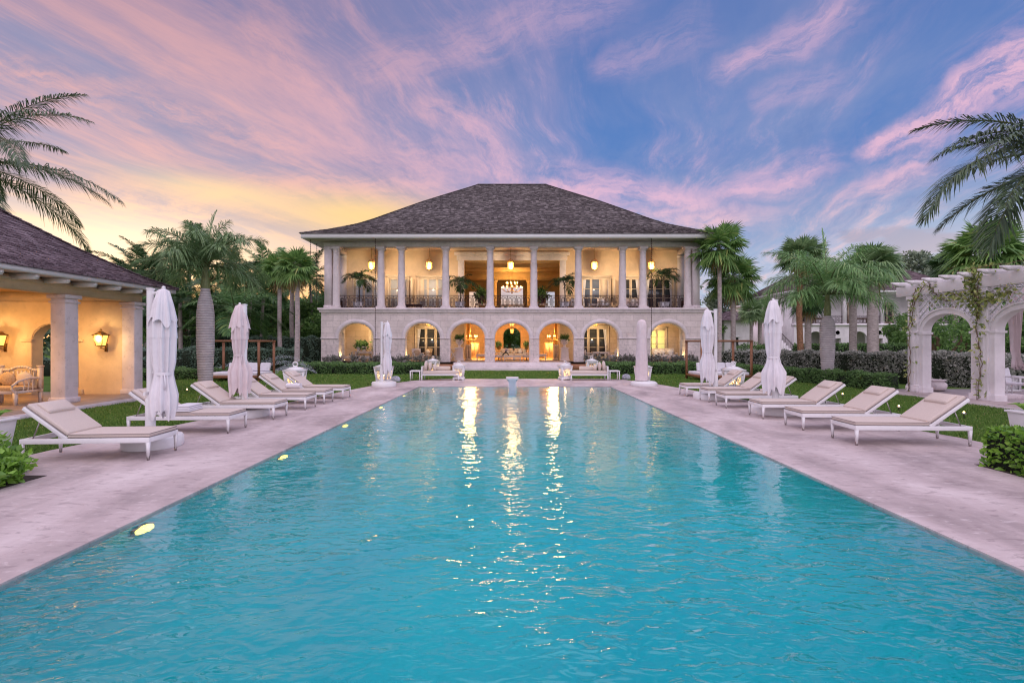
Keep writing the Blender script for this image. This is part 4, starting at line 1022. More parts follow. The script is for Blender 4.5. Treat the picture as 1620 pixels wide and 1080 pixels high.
# ------------------------------------------------------------------ the open pavilion on the left
def pavilion():
    X0, X1, Y0, Y1, f = -13.86, -19.9, 4.2, 18.15, .12
    e = empty('garden_pavilion', (-16.9, 12, 0))
    tag(e, 'open plastered garden pavilion with square columns, glowing inside, under brown shingle roof', 'pavilion')
    m = MB(); m.box(X1-.4, -13.05, Y0-.5, Y1+.35, -.1, f); m.build('floor_slab', M['terrace'], e)
    m = MB(); m.box(-13.05, -12.95, Y0-.5, Y1+.35, -.1, f-.012); m.build('stone_edge', M['coral_smooth'], e)
    m = MB(); m.archwall('x', X1, X0-.46, f, 3.5, Y1-.40, Y1, [(-16.85, .75, f, 2.05, 2.68)], n=20)
    m.box(X1, X1+.4, Y0, Y1-.40, f, 3.5); m.build('wall', M['cream'], e)
    m = MB(); m.archband('x', -16.85, .751, 2.12, 2.70, .20, Y1-.44, Y1-.39)
    for s in (-1, 1):
        a, b = sorted((-16.85+s*.751, -16.85+s*.95)); m.box(a, b, Y1-.44, Y1-.401, f, 2.05)
        a, b = sorted((-16.85+s*.72, -16.85+s*1.12)); m.box(a, b, Y1-.49, Y1-.401, 2.04, 2.14); m.box(a, b, Y1-.47, Y1-.401, f, f+.18)
    m.build('arch_moulding', M['cream'], e, bevel=.01)
    def col_(y, d=.46):
        m = MB(); c = (X0-.23, y+d/2)
        m.box(X0-.46, X0, y, y+d, f, 3.38); m.box(X0-.50, X0+.04, y-.04, y+d+.04, f, f+.17)
        m.box(X0-.50, X0+.04, y-.04, y+d+.04, 3.24, 3.30); m.box(X0-.53, X0+.07, y-.07, y+d+.07, 3.38, 3.5)
        m.build('column', M['coral_smooth'], e, bevel=.015)
    for y in (15.0, 12.3, 9.6, 6.9, 4.2): col_(y)
    col_(Y1-.40, .40)
    m = MB(); m.box(X0-.44, X0-.02, Y0, Y1, 3.5, 3.86); m.box(X0-.50, X0+.04, Y0-.02, Y1+.03, 3.74, 3.82); m.box(X1, X0-.44, Y1-.38, Y1-.01, 3.501, 3.859)
    m.build('beam', M['cream'], e)
    m = MB(); m.box(X1, X0-.03, Y0, Y1-.02, 3.86, 3.90); m.build('ceiling', M['ochre'], e)
    y = 18.1
    while y > Y0:
        m = MB(); m.box(X0-.02, -13.18, y-.06, y+.06, 3.76, 3.92); m.box(-13.20, -13.14, y-.05, y+.05, 3.80, 3.90); m.build('rafter', M['whitepaint'], e); y -= .94
    for x in (-14.4, -15.4, -16.4, -17.4, -18.4, -19.4):
        m = MB(); m.box(x-.06, x+.06, Y1, 18.66, 3.76, 3.92); m.build('rafter', M['whitepaint'], e)
    m = MB(); XA, XB, YA, YB = -20.7, -13.06, 3.4, 18.8
    m.box(XB-.05, XB, YA, YB, 3.90, 4.04); m.box(XA, XB-.05, YB-.05, YB, 3.90, 4.04); m.box(XA, XB-.05, YA, YA+.05, 3.90, 4.04); m.box(XA, XA+.05, YA+.05, YB-.05, 3.90, 4.04)
    m.build('fascia', M['whitepaint'], e)
    m = MB(); m.box(XA+.06, X1, YA+.06, YB-.06, 3.925, 3.96); m.box(X0-.03, XB-.06, YA+.06, YB-.06, 3.925, 3.96); m.box(X1, X0-.03, Y1-.02, YB-.06, 3.925, 3.96); m.box(X1, X0-.03, YA+.06, Y0, 3.925, 3.96)
    m.build('soffit', M['soffit'], e)
    hip_roof(XA-.06, XB+.06, YA-.06, YB+.06, 4.05, [(0, 0), (.8, .36), (2.0, 1.12), (3.88, 2.55)], .17, .13, 5).build('roof', M['shingle_red'], e)
    return e
pavilion()
def wall_lantern(x, y, z, label):
    e = empty('wall_lantern', (x, y, z)); tag(e, label, 'wall lamp', 'wall lanterns of the pavilion')
    m = MB(); yc = y-.24
    m.tube([(x, y, z-.30), (x, y-.03, z-.38), (x, yc, z-.30)], .014, 6); m.box(x-.05, x+.05, y-.02, y, z-.45, z-.15)
    for s, t in ((-1, -1), (1, -1), (1, 1), (-1, 1)): m.bar((x+s*.17, yc+t*.13, z+.15), (x+s*.11, yc+t*.09, z-.22), .018)
    m.taper((x, yc, z+.15), (.42, .34), (x, yc, z+.19), (.36, .28)); m.taper((x, yc, z+.19), (.30, .24), (x, yc, z+.30), (.06, .06)); m.sphere((x, yc, z+.34), .04, 8, 6)
    m.taper((x, yc, z-.26), (.12, .10), (x, yc, z-.22), (.24, .20)); m.sphere((x, yc, z-.30), .03, 8, 6)
    m.build('frame', M['brass'], e)
    m = MB(); m.taper((x, yc, z-.215), (.205, .165), (x, yc, z+.145), (.32, .24)); m.build('glass', M['lampglass'], e)
    lamp('wall_lantern_lamp', (x, yc-.22, z+.05), 85, rad=.12, spot=165, aim=(0, 1, -.1))
wall_lantern(at(167, 17.7), 17.74, 2.12, 'lit brass wall lantern right of the pavilion arch')
wall_lantern(at(7, 17.7), 17.74, 2.12, 'lit brass wall lantern left of the pavilion arch')
lamp('pavilion_lamp', (-16.8, 14.2, 3.55), 520, (1, .55, .19), .25, None, 162, (-.15, .35, -1)); lamp('pavilion_lamp', (-16.8, 9.5, 3.55), 420, (1, .55, .19), .25, None, 162, (-.15, .35, -1))

def daybed_sofa():
    x0, x1, y0, y1, f = -17.35, -14.78, 14.4, 15.25, .12
    e = empty('garden_sofa', ((x0+x1)/2, (y0+y1)/2, f)); tag(e, 'whitewashed wooden garden sofa with camel backs and striped cushions inside the pavilion', 'sofa')
    for x in (x0+.05, x1-.05, (x0+x1)/2):
        for y in (y0+.04, y1-.04):
            m = MB(); m.taper((x, y, f), (.07, .07), (x, y, f+.38), (.09, .09)); m.build('leg', M['whitewood'], e)
    m = MB(); m.box(x0, x1, y0, y0+.06, f+.34, f+.44); m.box(x0, x1, y1-.06, y1, f+.34, f+.44); m.box(x0, x0+.06, y0+.06, y1-.06, f+.35, f+.43); m.box(x1-.06, x1, y0+.06, y1-.06, f+.35, f+.43)
    for x in np.linspace(x0+.2, x1-.2, 8): m.box(x-.03, x+.03, y0+.06, y1-.06, f+.37, f+.40)
    m.build('seat_frame', M['whitewood'], e)
    for k in range(2):
        a = x0+k*(x1-x0)/2; b = a+(x1-x0)/2; m = MB()
        P = [(a+.06+(b-a-.12)*t, y1-.04, f+1.02+.10*math.exp(-((t-.5)/.24)**4)) for t in np.linspace(0, 1, 15)]
        for p, q in zip(P, P[1:]): m.bar(p, q, .06, .08)
        for t in np.linspace(.06, .94, 9):
            x = a+.06+(b-a-.12)*t; m.bar((x, y1-.04, f+.44), (x, y1-.04, f+1.0), .03)
        m.build('backrest', M['whitewood'], e)
    for x in (x0+.05, (x0+x1)/2, x1-.05): m = MB(); m.box(x-.05, x+.05, y1-.09, y1+.01, f+.44, f+1.16); m.box(x-.065, x+.065, y1-.105, y1+.025, f+1.12, f+1.17); m.build('post', M['whitewood'], e)
    for x in (x0+.04, x1-.04):
        m = MB(); m.tube([(x, y1-.08, f+.78), (x, y1-.4, f+.80), (x, y0+.1, f+.72), (x, y0-.06, f+.60), (x, y0-.09, f+.5), (x, y0-.03, f+.42)], .035, 8)
        for t in (.25, .5, .75): m.tube([(x, y0+.1+t*.6, f+.42), (x, y0+.18+t*.5, f+.6), (x, y0+.08+t*.62, f+.74)], .015, 5)
        m.build('armrest', M['whitewood'], e, smooth=50)
    m = MB(); m.box(x0+.07, x1-.07, y0+.02, y1-.1, f+.44, f+.56); m.build('seat_cushion', M['cushstripe'], e, bevel=.04, seg=3)
    for i, x in enumerate(np.linspace(x0+.35, x1-.35, 5)):
        m = MB(); m.sphere((x, y1-.24-.05*(i % 2), f+.76), (.25, .11, .22), 14, 8, jit=.03); m.build('pillow', M['cushstripe' if i % 2 else 'fabric'], e, smooth=80)
daybed_sofa()

# ------------------------------------------------------------------ the white pergola on the right
def pergola():
    X0, X1, f = 15.75, 16.21, .08
    e = empty('white_pergola', (18, 15, 0)); tag(e, 'white pergola with lattice arches and broad rafters on a stone terrace', 'pergola')
    m = MB(); m.box(15.05, 22.0, 8, 20.1, -.1, f); m.build('terrace', M['deck'], e)
    m = MB(); m.box(15.0, 15.05, 8, 20.1, -.1, f-.015); m.build('terrace_edge', M['coral_smooth'], e)
    ys = [19.03, 16.25, 13.47, 10.69]
    def pier(x, y, nm='pier'):
        m = MB(); m.box(x, x+.46, y-.23, y+.23, f, 4.0)
        m.box(x-.05, x+.51, y-.28, y+.28, f, f+.22); m.box(x-.03, x+.49, y-.26, y+.26, f+.22, f+.28)
        m.box(x-.035, x+.495, y-.265, y+.265, 2.36, 2.44); m.box(x+.1, x+.36, y-.255, y+.255, f+.28, 2.36); m.box(x-.025, x+.485, y-.13, y+.13, f+.28, 2.36)
        m.box(x-.04, x+.5, y-.27, y+.27, 3.68, 3.84); m.build(nm, M['whitewall'], e, bevel=.015)
    for y in ys: pier(X0, y)
    for y in ys: pier(20.6, y)
    hw, zs, zc, w = 1.16, 2.42, 3.06, .20
    for yb, ya in zip(ys, ys[1:]):
        c = (ya+yb)/2
        for (d0, d1) in ((X0+.06, X1-.06),):
            m = MB(); m.archband('y', c, hw-w+.02, zs, zc, w, d0, d1); m.archband('y', c, hw-.05, zs, zc+w-.03, .06, d0-.04, d0-.001)
            for s in (-1, 1):
                a, b = sorted((c+s*(hw-w+.02), c+s*hw)); m.box(d0, d1, a, b, f, zs)
                a, b = sorted((c+s*(hw-w-.03), c+s*hw)); m.box(d0-.03, d1+.03, a, b, zs-.10, zs-.02); m.box(d0-.03, d1+.03, a, b, f+.001, f+.2)
            m.build('arch', M['whitewall'], e, smooth=30)
        m = MB(); x = X0+.10
        def inside(y, z):
            u = (y-c)/(hw+.02)
            if abs(u) > 1: return False
            return z < 3.84 and z > zs+(zc-zs+w-.02)*math.sqrt(max(0, 1-u*u)) and z > zs+.1
        for sg in (-1, 1):
            for k in np.arange(-5, 5, .24):
                run = []
                for t in np.linspace(-3, 3, 241):
                    y, z = c+t, 3.1+k+sg*t
                    if inside(y, z): run.append((x+(.012 if sg > 0 else -.012), y, z))
                    else:
                        if len(run) > 2: m.bar(run[0], run[-1], .022, .048, up=(1, 0, 0))
                        run = []
                if len(run) > 2: m.bar(run[0], run[-1], .022, .048, up=(1, 0, 0))
        m.build('lattice', M['whitepaint'], e)
    m = MB(); m.box(X0-.06, X0+.10, 9.5, 19.75, 3.84, 4.24); m.box(X1-.10, X1+.06, 9.5, 19.75, 3.84, 4.24); m.box(20.6, 20.76, 9.5, 19.75, 3.84, 4.24); m.box(20.9, 21.06, 9.5, 19.75, 3.84, 4.24)
    m.build('beam', M['whitewall'], e, bevel=.01)
    y = 19.35
    while y > 9.8:
        m = MB(); m.box(15.45, 21.4, y-.045, y+.045, 4.241, 4.40)
        for x, s in ((15.45, -1), (21.4, 1)): m.poly([(0, 0)], 0, 0) if False else m.add([(x, y-.045, 4.241), (x+s*.26, y-.045, 4.34), (x+s*.26, y-.045, 4.40), (x, y-.045, 4.40), (x, y+.045, 4.241), (x+s*.26, y+.045, 4.34), (x+s*.26, y+.045, 4.40), (x, y+.045, 4.40)],
             [(0, 1, 2, 3), (7, 6, 5, 4), (0, 4, 5, 1), (1, 5, 6, 2), (2, 6, 7, 3)])
        m.build('rafter', M['whitewall'], e); y -= .72
    return e
pergola()
def vine(pts, label, nl=160, seed=1, size=.13, sag=.25):
    rg = np.random.default_rng(seed); rr = random.Random(seed); e = empty('climbing_vine', pts[0][0]); tag(e, label, 'vine', 'vines on the pergola')
    m = MB(); P = []
    for path in pts:
        path = [Vector(p) for p in path]; q = []
        for a, b in zip(path, path[1:]):
            for t in np.linspace(0, 1, 7)[:-1]: q.append(a.lerp(b, t)+Vector((rr.uniform(-.03, .01), rr.uniform(-.05, .05), rr.uniform(-.03, .03))))
        q.append(path[-1]); m.tube(q, .012, 5)
        q2 = [p+Vector((rr.uniform(-.05, 0), rr.uniform(-.07, .07), 0)) for p in q]; m.tube(q2, .008, 4)
        for p in q: P += [np.array(p)+rg.normal(size=3)*np.array([.06, .12, .12]) for _ in range(max(1, nl//len(q)))]
    m.build('stem', M['barkbrown'], e); P = np.array(P); P[:, 0] = np.minimum(P[:, 0], 15.70)
    V, Q = leaves_at(P, size, rg, .55, -.3); m = MB(); m.addnp(V, Q); m.build('leaves', M['vine'], e)
xv = 15.68
vine([[(xv, 19.1, .08), (xv, 19.0, 1.2), (xv, 19.1, 2.4), (xv, 18.95, 3.5), (xv, 18.8, 4.1)], [(xv, 19.0, 2.6), (xv, 18.85, 3.6), (xv-.05, 18.3, 4.2)]], 'leafy green vine climbing the far white pergola pier', 80, 3, .12)
vine([[(xv, 16.3, .08), (xv, 16.15, 1.3), (xv, 16.35, 2.5), (xv, 16.2, 3.4), (xv, 16.3, 4.2)], [(xv, 16.2, 2.9), (xv, 16.6, 3.5), (xv, 17.2, 3.75)], [(xv, 16.2, 3.3), (xv, 15.7, 3.55), (xv, 15.2, 3.6)], [(xv, 16.3, 3.8), (xv-.08, 16.6, 4.3), (xv, 16.1, 4.4)], [(xv, 16.25, 3.2), (xv, 16.5, 3.8), (xv, 16.4, 4.3)]], 'dense green vine covering the near white pergola pier', 140, 4, .13)
vine([[(xv, 18.2, 4.25), (xv, 18.0, 3.95), (xv, 17.75, 3.7), (xv, 17.4, 3.5)]], 'short vine hanging on the lattice between the two pergola piers', 60, 5, .13)
vine([[(xv-.1, 16.9, 4.5), (xv-.1, 15.8, 4.5), (xv, 14.6, 4.5)]], 'leafy vine lying along the pergola rafters at right', 46, 6, .12)

def urn(x, y, z):
    e = MB(); e.lathe([(.14, 0), (.30, .02), (.36, .10), (.39, .2), (.37, .30), (.31, .36), (.30, .38), (.37, .41), (.38, .44), (.33, .45), (.30, .40), (.05, .36)], 40, (x, y, z), rf=lambda t, h: 1+.05*abs(math.sin(t*8))*(h < .36), cap=False)
    tag(e.build('stone_urn', M['coral_smooth'], origin=(x, y, z), smooth=50), 'squat gadrooned stone urn on the pergola terrace between two piers', 'urn')
urn(at(1478, 19.4), 19.4, .08)
def curtain():
    m = MB(); n = 30; V = []; x0, y0 = 16.55, 15.9
    zs = [3.8, 3.0, 2.2, 1.75, 1.55, 1.3, 1.15]; wd = [.55, .42, .30, .26, .22, .34, .40]
    for i in range(n+1):
        for k, z in enumerate(zs):
            t = i/n-.5; V.append((x0+wd[k]*t+.12*(k > 3)*(k-3)/3, y0+.06*math.sin(i*1.9+k*.2)+.02*k*0, z+.05*math.sin(i*.7)*(k == 6)))
    K = len(zs); m.add(V, [(i*K+k, i*K+k+1, (i+1)*K+k+1, (i+1)*K+k) for i in range(n) for k in range(K-1)])
    o = m.build('pergola_curtain', M['canvas_warm'], origin=(x0, y0, 1.2), smooth=80); s = o.modifiers.new('s', 'SOLIDIFY'); s.thickness = .01
    tag(o, 'cream curtain tied beside the near pergola pier', 'curtain')
curtain()
def dining_chair(label, loc, rz):
    e = empty('garden_chair'); 
    for sx in (-1, 1):
        for sy in (-1, 1):
            m = MB(); m.taper((sx*.25, sy*.25, 0), (.04, .04), (sx*.24, sy*.24, .44), (.05, .05)); m.build('leg', M['whitepaint'], e)
    m = MB(); m.box(-.28, .28, -.28, .28, .42, .50); m.build('seat', M['cushwhite'], e, bevel=.02)
    m = MB(); m.bar((0, .27, .48), (0, .36, 1.0), .58, .06, up=(0, 1, 0)); m.build('backrest', M['cushwhite'], e, bevel=.03, seg=3)
    for s in (-1, 1):
        m = MB(); m.bar((s*.29, -.24, .68), (s*.29, .30, .72), .05, .04); m.bar((s*.29, -.22, .44), (s*.29, -.22, .68), .04); m.build('armrest', M['whitepaint'], e)
    e.location = loc; e.rotation_euler = (0, 0, rz); tag(e, label, 'chair')
dining_chair('white padded garden chair seen through the nearest pergola arch', (at(1612, 17.2), 17.2, .08), .5)
def lattice_bench():
    x, y, f = at(1591, 19.0), 19.0, .08; e = empty('lattice_planter', (x, y, f)); tag(e, 'low white planter box with star lattice front on the pergola terrace', 'planter')
    m = MB(); a, b, h = x-.62, x+.62, .62
    m.box(a, b, y, y+.06, f, f+.07); m.box(a, b, y, y+.06, f+h-.07, f+h)
    for q in (a, x-.03, b-.06): m.box(q, q+.06, y, y+.06, f+.07, f+h-.07)
    for c in (x-.31, x+.31):
        for t in np.arange(0, math.pi, math.pi/4): m.bar((c-.26*math.cos(t), y+.03, f+h/2-.26*math.sin(t)), (c+.26*math.cos(t), y+.03, f+h/2+.26*math.sin(t)), .025, .02, up=(0, 1, 0))
    m.build('lattice_front', M['whitepaint'], e); m = MB(); m.box(a, b, y+.07, y+.5, f, f+h-.03); m.build('box', M['whitepaint'], e)
lattice_bench()
def low_step():
    x, y = at(1596, 16.6), 16.6; m = MB(); m.box(x-.33, x+.33, y-.2, y+.3, .08, .24); tag(m.build('stone_block', M['coral_smooth'], origin=(x, y, .08), bevel=.015), 'flat pale stone block at the foot of the near pergola pier', 'stone block')
low_step()
def bracket():  # white bracket of unknown use, built as a plain frame
    x, y = at(1594, 27), 27; m = MB(); m.bar((x+.25, y, -.03), (x+.25, y, 1.35), .07); m.bar((x-.7, y, 1.33), (x+.29, y, 1.33), .07); m.bar((x-.7, y, -.03), (x-.7, y, 1.30), .07)
    tag(m.build('garden_bracket', M['whitepaint'], origin=(x, y, 0)), 'thin white frame standing on the lawn behind the pergola', 'bracket')
bracket()

# ------------------------------------------------------------------ sun loungers
def lounger():
    e = empty('sun_lounger'); L, W = 2.2, .375; zt = .385
    m = MB()
    for s in (-1, 1): m.box(0, L, s*W-.025, s*W+.025, zt-.085, zt)
    m.box(0, .05, -W+.025, W-.025, zt-.084, zt-.001); m.box(L-.05, L, -W+.025, W-.025, zt-.084, zt-.001); m.box(1.40, 1.45, -W+.025, W-.025, zt-.08, zt-.03)
    for x in np.linspace(.2, 1.3, 7): m.box(x-.03, x+.03, -W+.025, W-.025, zt-.05, zt-.025)
    for s in (-1, 1): m.tube([(1.55, s*.28, zt-.06), (2.12, s*.28, zt-.06)], .012, 6)
    m.build('frame', M['whitepaint'], e, bevel=.008)
    for x in (.03, L-.03):
        for s in (-1, 1):
            m = MB(); m.taper((x, s*W, .07), (.036, .034), (x, s*W, zt-.08), (.058, .048)); g = m.build('leg', M['whitepaint'], e)
            c = MB(); c.taper((x, s*W, 0), (.030, .028), (x, s*W, .07), (.037, .035)); c.build('foot_cap', M['metal'], g)
    def pad(x0, x1, z0, z1, w, mb, puff=.012):
        n, k = 12, 8; V = []
        for zz_, up in ((z0, 0), (z1, 1)):
            for i in range(n+1):
                for j in range(k+1):
                    u, v = i/n, j/k; ed = min(u, 1-u, v, 1-v); r = .035
                    V.append((x0+(x1-x0)*u, -w+2*w*v, zz_+up*(puff*math.sin(math.pi*u)**.4*math.sin(math.pi*v)**.4-puff)))
        T = (n+1)*(k+1); q = lambda i, j, t: t*T+i*(k+1)+j
        Fc = [(q(i,j,1), q(i+1,j,1), q(i+1,j+1,1), q(i,j+1,1)) for i in range(n) for j in range(k)]+[(q(i,j,0), q(i,j+1,0), q(i+1,j+1,0), q(i+1,j,0)) for i in range(n) for j in range(k)]
        Fc += [(q(i,0,0), q(i+1,0,0), q(i+1,0,1), q(i,0,1)) for i in range(n)]+[(q(i+1,k,0), q(i,k,0), q(i,k,1), q(i+1,k,1)) for i in range(n)]
        Fc += [(q(0,j+1,0), q(0,j,0), q(0,j,1), q(0,j+1,1)) for j in range(k)]+[(q(n,j,0), q(n,j+1,0), q(n,j+1,1), q(n,j,1)) for j in range(k)]
        mb.add(V, Fc); return mb
    s = pad(.01, 1.42, zt+.003, zt+.085, W-.005, MB()).build('seat_cushion', M['fabric'], e, smooth=50, bevel=.022, seg=3)
    p = MB()
    for z in (zt+.012, zt+.066):
        q = W+.002; p.tube([(.008, -q, z), (.008, q, z), (1.40, q, z), (1.40, -q, z), (.008, -q, z)], .006, 5)
    p.build('piping', M['fabric_seam'], s)
    # backrest, hinged at x = 1.42 and raised
    A = R(36); hx, hz = 1.42, zt-.01; ca, sa = math.cos(A), math.sin(A)
    def rot(mb):
        mb.v = [np.stack([hx+v[:, 0]*ca-v[:, 2]*sa, v[:, 1], hz+v[:, 0]*sa+v[:, 2]*ca], 1) for v in mb.v]; return mb
    m = MB(); BL = .90
    for t in (-1, 1): m.box(0, BL, t*W-.022, t*W+.022, -.03, .03)
    m.box(BL-.045, BL, -W+.022, W-.022, -.03, .03)
    for x in np.linspace(.15, .75, 4): m.box(x-.03, x+.03, -W+.02, W-.02, -.012, .012)
    rot(m).build('backrest_frame', M['whitepaint'], e, bevel=.006)
    b = rot(pad(.03, BL-.01, .035, .115, W-.008, MB())).build('back_cushion', M['fabric'], e, smooth=50, bevel=.022, seg=3)
    p = MB(); q = W-.003; p.tube([(.05, -q, .045), (BL-.005, -q, .045), (BL-.005, q, .045), (.05, q, .045)], .006, 5); rot(p).build('piping', M['fabric_seam'], b)
    pl = MB(); pad(.56, .83, .10, .175, .27, pl, .03); rot(pl).build('pillow', M['fabric'], e, smooth=60, bevel=.03, seg=3)
    for t in (-1, 1): m = MB(); m.tube([(hx+.62*ca, t*.3, hz+.62*sa-.03), (2.08, t*.3, zt-.06)], .011, 6); m.build('strut', M['metal'], e)
    return e
LG = lounger(); k = 0
GR = 'sun loungers along the left side of the pool'
left = [(231, 727, 0.0, 'nearest sun lounger on the left, its frame before the round umbrella base'),
        (360.4, 686, 0.0, 'left sun lounger with a folded white towel, behind the nearest umbrella'),
        (360, 0, 0, '')]
LL = [((-6.20, 8.62), 184, 'nearest sun lounger on the left, standing before the big white umbrella base'),
      ((-6.25, 11.05), 182, 'second sun lounger on the left, with a folded white towel at its hinge'),
      ((-6.18, 12.95), 181, 'third sun lounger on the left, in front of the second umbrella'),
      ((-6.12, 14.75), 180, 'fourth sun lounger on the left, just behind the second umbrella pole'),
      ((-6.10, 16.15), 180, 'fifth sun lounger on the left, with a rolled white towel on it'),
      ((-5.98, 17.55), 180, 'farthest sun lounger on the left, before a glowing white lantern')]
for (p, a, lb) in LL: put(LG, k > 0, (*p, 0.0), R(a), lb, (.94, 1, 1) if k == 0 else (1, 1, 1), GR); k += 1
LR = [((6.70, 9.80), -2, 'nearest sun lounger on the right, beside the clipped green bush'),
      ((6.62, 11.40), -1.5, 'second nearest sun lounger on the right, with bare deck on both sides'),
      ((6.56, 13.05), -1, 'third nearest sun lounger on the right, standing before an umbrella base'),
      ((6.52, 15.15), -1, 'fourth nearest sun lounger on the right, behind the nearer right umbrella'),
      ((6.58, 16.60), 0, 'fifth nearest sun lounger on the right, next to the farther umbrella base'),
      ((6.47, 18.35), 0, 'farthest sun lounger on the right, before the glowing white lantern')]
for (p, a, lb) in LR: put(LG, True, (*p, 0.0), R(a), lb, (1, 1, 1), 'sun loungers along the right side of the pool')
def towel(x, y, z, rz, roll, label):
    m = MB()
    if roll:
        n = 24; V = []
        for t, yy in ((0, -.24), (1, .24)):
            for i in range(n): a = 6.283*i/n; V.append((.095*math.cos(a)*(1+.05*math.sin(3*a)), yy, .095+.085*math.sin(a)))
        m.add(V, [(i, (i+1) % n, n+(i+1) % n, n+i) for i in range(n)]+[tuple(range(n)), tuple(n+i for i in reversed(range(n)))])
        m.tube([(.05*math.cos(a*2.2)*(1-a/7), -.243, .095+.045*math.sin(a*2.2)*(1-a/7)) for a in np.linspace(0, 6, 30)], .006, 4)
    else:
        for i in range(4): m.box(-.20+.01*i, .20-.008*i, -.29+.01*i, .29-.012*(i % 3), .034*i, .034*i+.030)
    o = m.build('towel', M['cushwhite'], bevel=.012, seg=3, smooth=60 if roll else None); o.location = (x, y, z); o.rotation_euler = (0, 0, rz); tag(o, label, 'towel')
towel(-7.35, 10.95, .475, .1, False, 'folded white towel on the second left lounger')
towel(-7.28, 16.15, .475, 1.45, True, 'rolled white towel on the fifth left lounger')

# ------------------------------------------------------------------ umbrellas
def cloth(mb, c, prof, pl=9, amp=.16, seed=0, jag=.10, n=180, fl=(1, 1), drift=(0, 0)):
    rr = random.Random(seed); ph = [rr.uniform(0, 6.28) for _ in range(4)]; V = []; k = len(prof)
    for i, (r, z) in enumerate(prof):
        for j in range(n):
            th = 2*math.pi*j/n
            f = 1+amp*1.25*(1-2.6*abs(math.cos(.5*(pl*th+ph[0]+.55*math.sin(z*1.7+ph[1])+.5*math.sin(3*th+ph[3]))))**1.6+.35)*(0.35 if i < 2 else 1)*.6+.09*math.sin(2*th+ph[2]+z*.8)+.035*math.sin(17*th+ph[3]+z*2.2)+.02*math.sin(31*th+z*3+ph[2])
            dz = jag*(math.cos(pl*th+ph[0]+.6)*.5+.6*math.sin(3*th+ph[1])) if i == k-1 else 0
            V.append((c[0]+drift[0]*z+r*f*fl[0]*math.cos(th), c[1]+drift[1]*z+r*f*fl[1]*math.sin(th), c[2]+z+dz))
    mb.add(V, [(i*n+j, (i+1)*n+j, (i+1)*n+(j+1)%n, i*n+(j+1)%n) for i in range(k-1) for j in range(n)]); return mb
def umbrella(x, y, h, dx, label, cm, seed, tie=.42, wid=1.0, base_r=.62, base_off=(0, 0), flare=1.2, lean=0.0):
    e = empty('patio_umbrella', (x, y, 0)); tag(e, label, 'umbrella', 'folded cantilever umbrellas round the pool')
    bx, by = x+base_off[0], y+base_off[1]
    m = MB(); m.lathe([(base_r*.98, 0), (base_r, .03), (base_r, .17), (base_r*.95, .21), (base_r*.3, .23)], 48, (bx, by, .002)); m.build('base', M['whitepaint'], e, smooth=40)
    m = MB(); m.tube([(x, y, .2), (x+lean, y, h)], .062, 14); m.lathe([(.075, .22), (.085, .25), (.085, .9), (.075, .93)], 14, (x, y, 0)); m.lathe([(.07, h-.03), (.075, h), (.001, h+.01)], 14, (x+lean, y, 0))
    m.build('pole', M['whitepaint'], e, smooth=40)
    c = (x+dx, y-.02, 0); z1, z0 = h-.06, .62; L = z1-z0; zt = z0+L*tie; w = wid*.70
    m = MB()
    cloth(m, c, [(.02, z1), (.09*w, z1-.03), (.16*w, z1-.25), (.225*w, z1-.60), (.235*w, z1-.9), (.225*w, (zt+z1)/2-.1), (.20*w, zt+.22), (.165*w, zt+.03), (.165*w, zt-.03), (.19*w, zt-.16), (.235*w*flare, zt-.42), (.225*w*flare, zt-.7), (.19*w*flare, z0)], 9, .17, seed, .14)
    o = m.build('canopy', cm, e, smooth=70)
    m = MB(); cloth(m, c, [(.03, z1+.05), (.12*w, z1+.01), (.20*w, z1-.26), (.275*w, z1-.60)], 7, .15, seed+3, .10); m.build('vent_flap', cm, o, smooth=70)
    m = MB(); m.lathe([(.18*w, zt-.03), (.185*w, zt), (.18*w, zt+.03)], 24, c, cap=False); m.tube([(c[0]+.1, c[1]-.15*w, zt), (c[0]+.13, c[1]-.16*w, zt-.18), (c[0]+.11, c[1]-.15*w, zt-.3)], .012, 5)
    m.build('tie_strap', cm, o)
    m = MB(); m.tube([(x, y, h-.12), (x+dx, y, h-.04)], .03, 8); m.tube([(x, y, h*.45), (x+dx*.6, y-.02, h*.5)], .022, 8); m.sphere((x+dx, y-.02, h+.01), .035, 8, 6); m.box(x-.02, x+.02, y-.16, y-.06, 1.0, 1.06)
    m.build('arm', M['whitepaint'], e, smooth=50)
umbrella(at(238, 9.35), 9.35, 3.05, .27, 'tall white umbrella folded and tied, the nearest on the left', M['canvas'], 1, .33, 1.16, .50, (.05, 0), 1.05)
umbrella(at(387, 13.2), 13.2, 3.05, -.12, 'blush coloured folded umbrella behind the third left lounger', M['canvas_warm'], 2, .44, 1.12, .62, (0, 0), 1.35)
umbrella(at(604, 22.2), 22.2, 2.96, .26, 'folded white umbrella at the far left corner of the pool', M['canvas'], 5, .42, 1.0, .55, (.1, 0), 1.1)
umbrella(at(1227, 13.75), 13.75, 3.22, -.08, 'white folded umbrella, nearer of the two open-tied ones on the right', M['canvas'], 4, .38, 1.22, .62, (-.08, 0), 1.3)
umbrella(at(1132, 17.3), 17.3, 3.20, -.30, 'folded cream umbrella behind the fifth right lounger', M['canvas'], 9, .42, 1.15, .62, (-.15, 0), 1.15)
def covered_umbrella(x, y, h):
    e = empty('covered_umbrella', (x, y, 0)); tag(e, 'umbrella zipped in a smooth blush cover at the far right pool corner', 'umbrella')
    m = MB(); m.lathe([(.60, 0), (.62, .04), (.60, .14), (.50, .20), (.2, .22)], 40, (x+.08, y, .002)); m.build('base', M['whitepaint'], e, smooth=40)
    m = MB(); cloth(m, (x-.02, y, 0), [(.03, h), (.13, h-.03), (.20, h-.10), (.235, h-.3), (.25, 1.6), (.262, .9), (.27, .24)], 5, .035, 3, .02, fl=(1, .9)); m.build('cover', M['canvas_warm'], e, smooth=70)
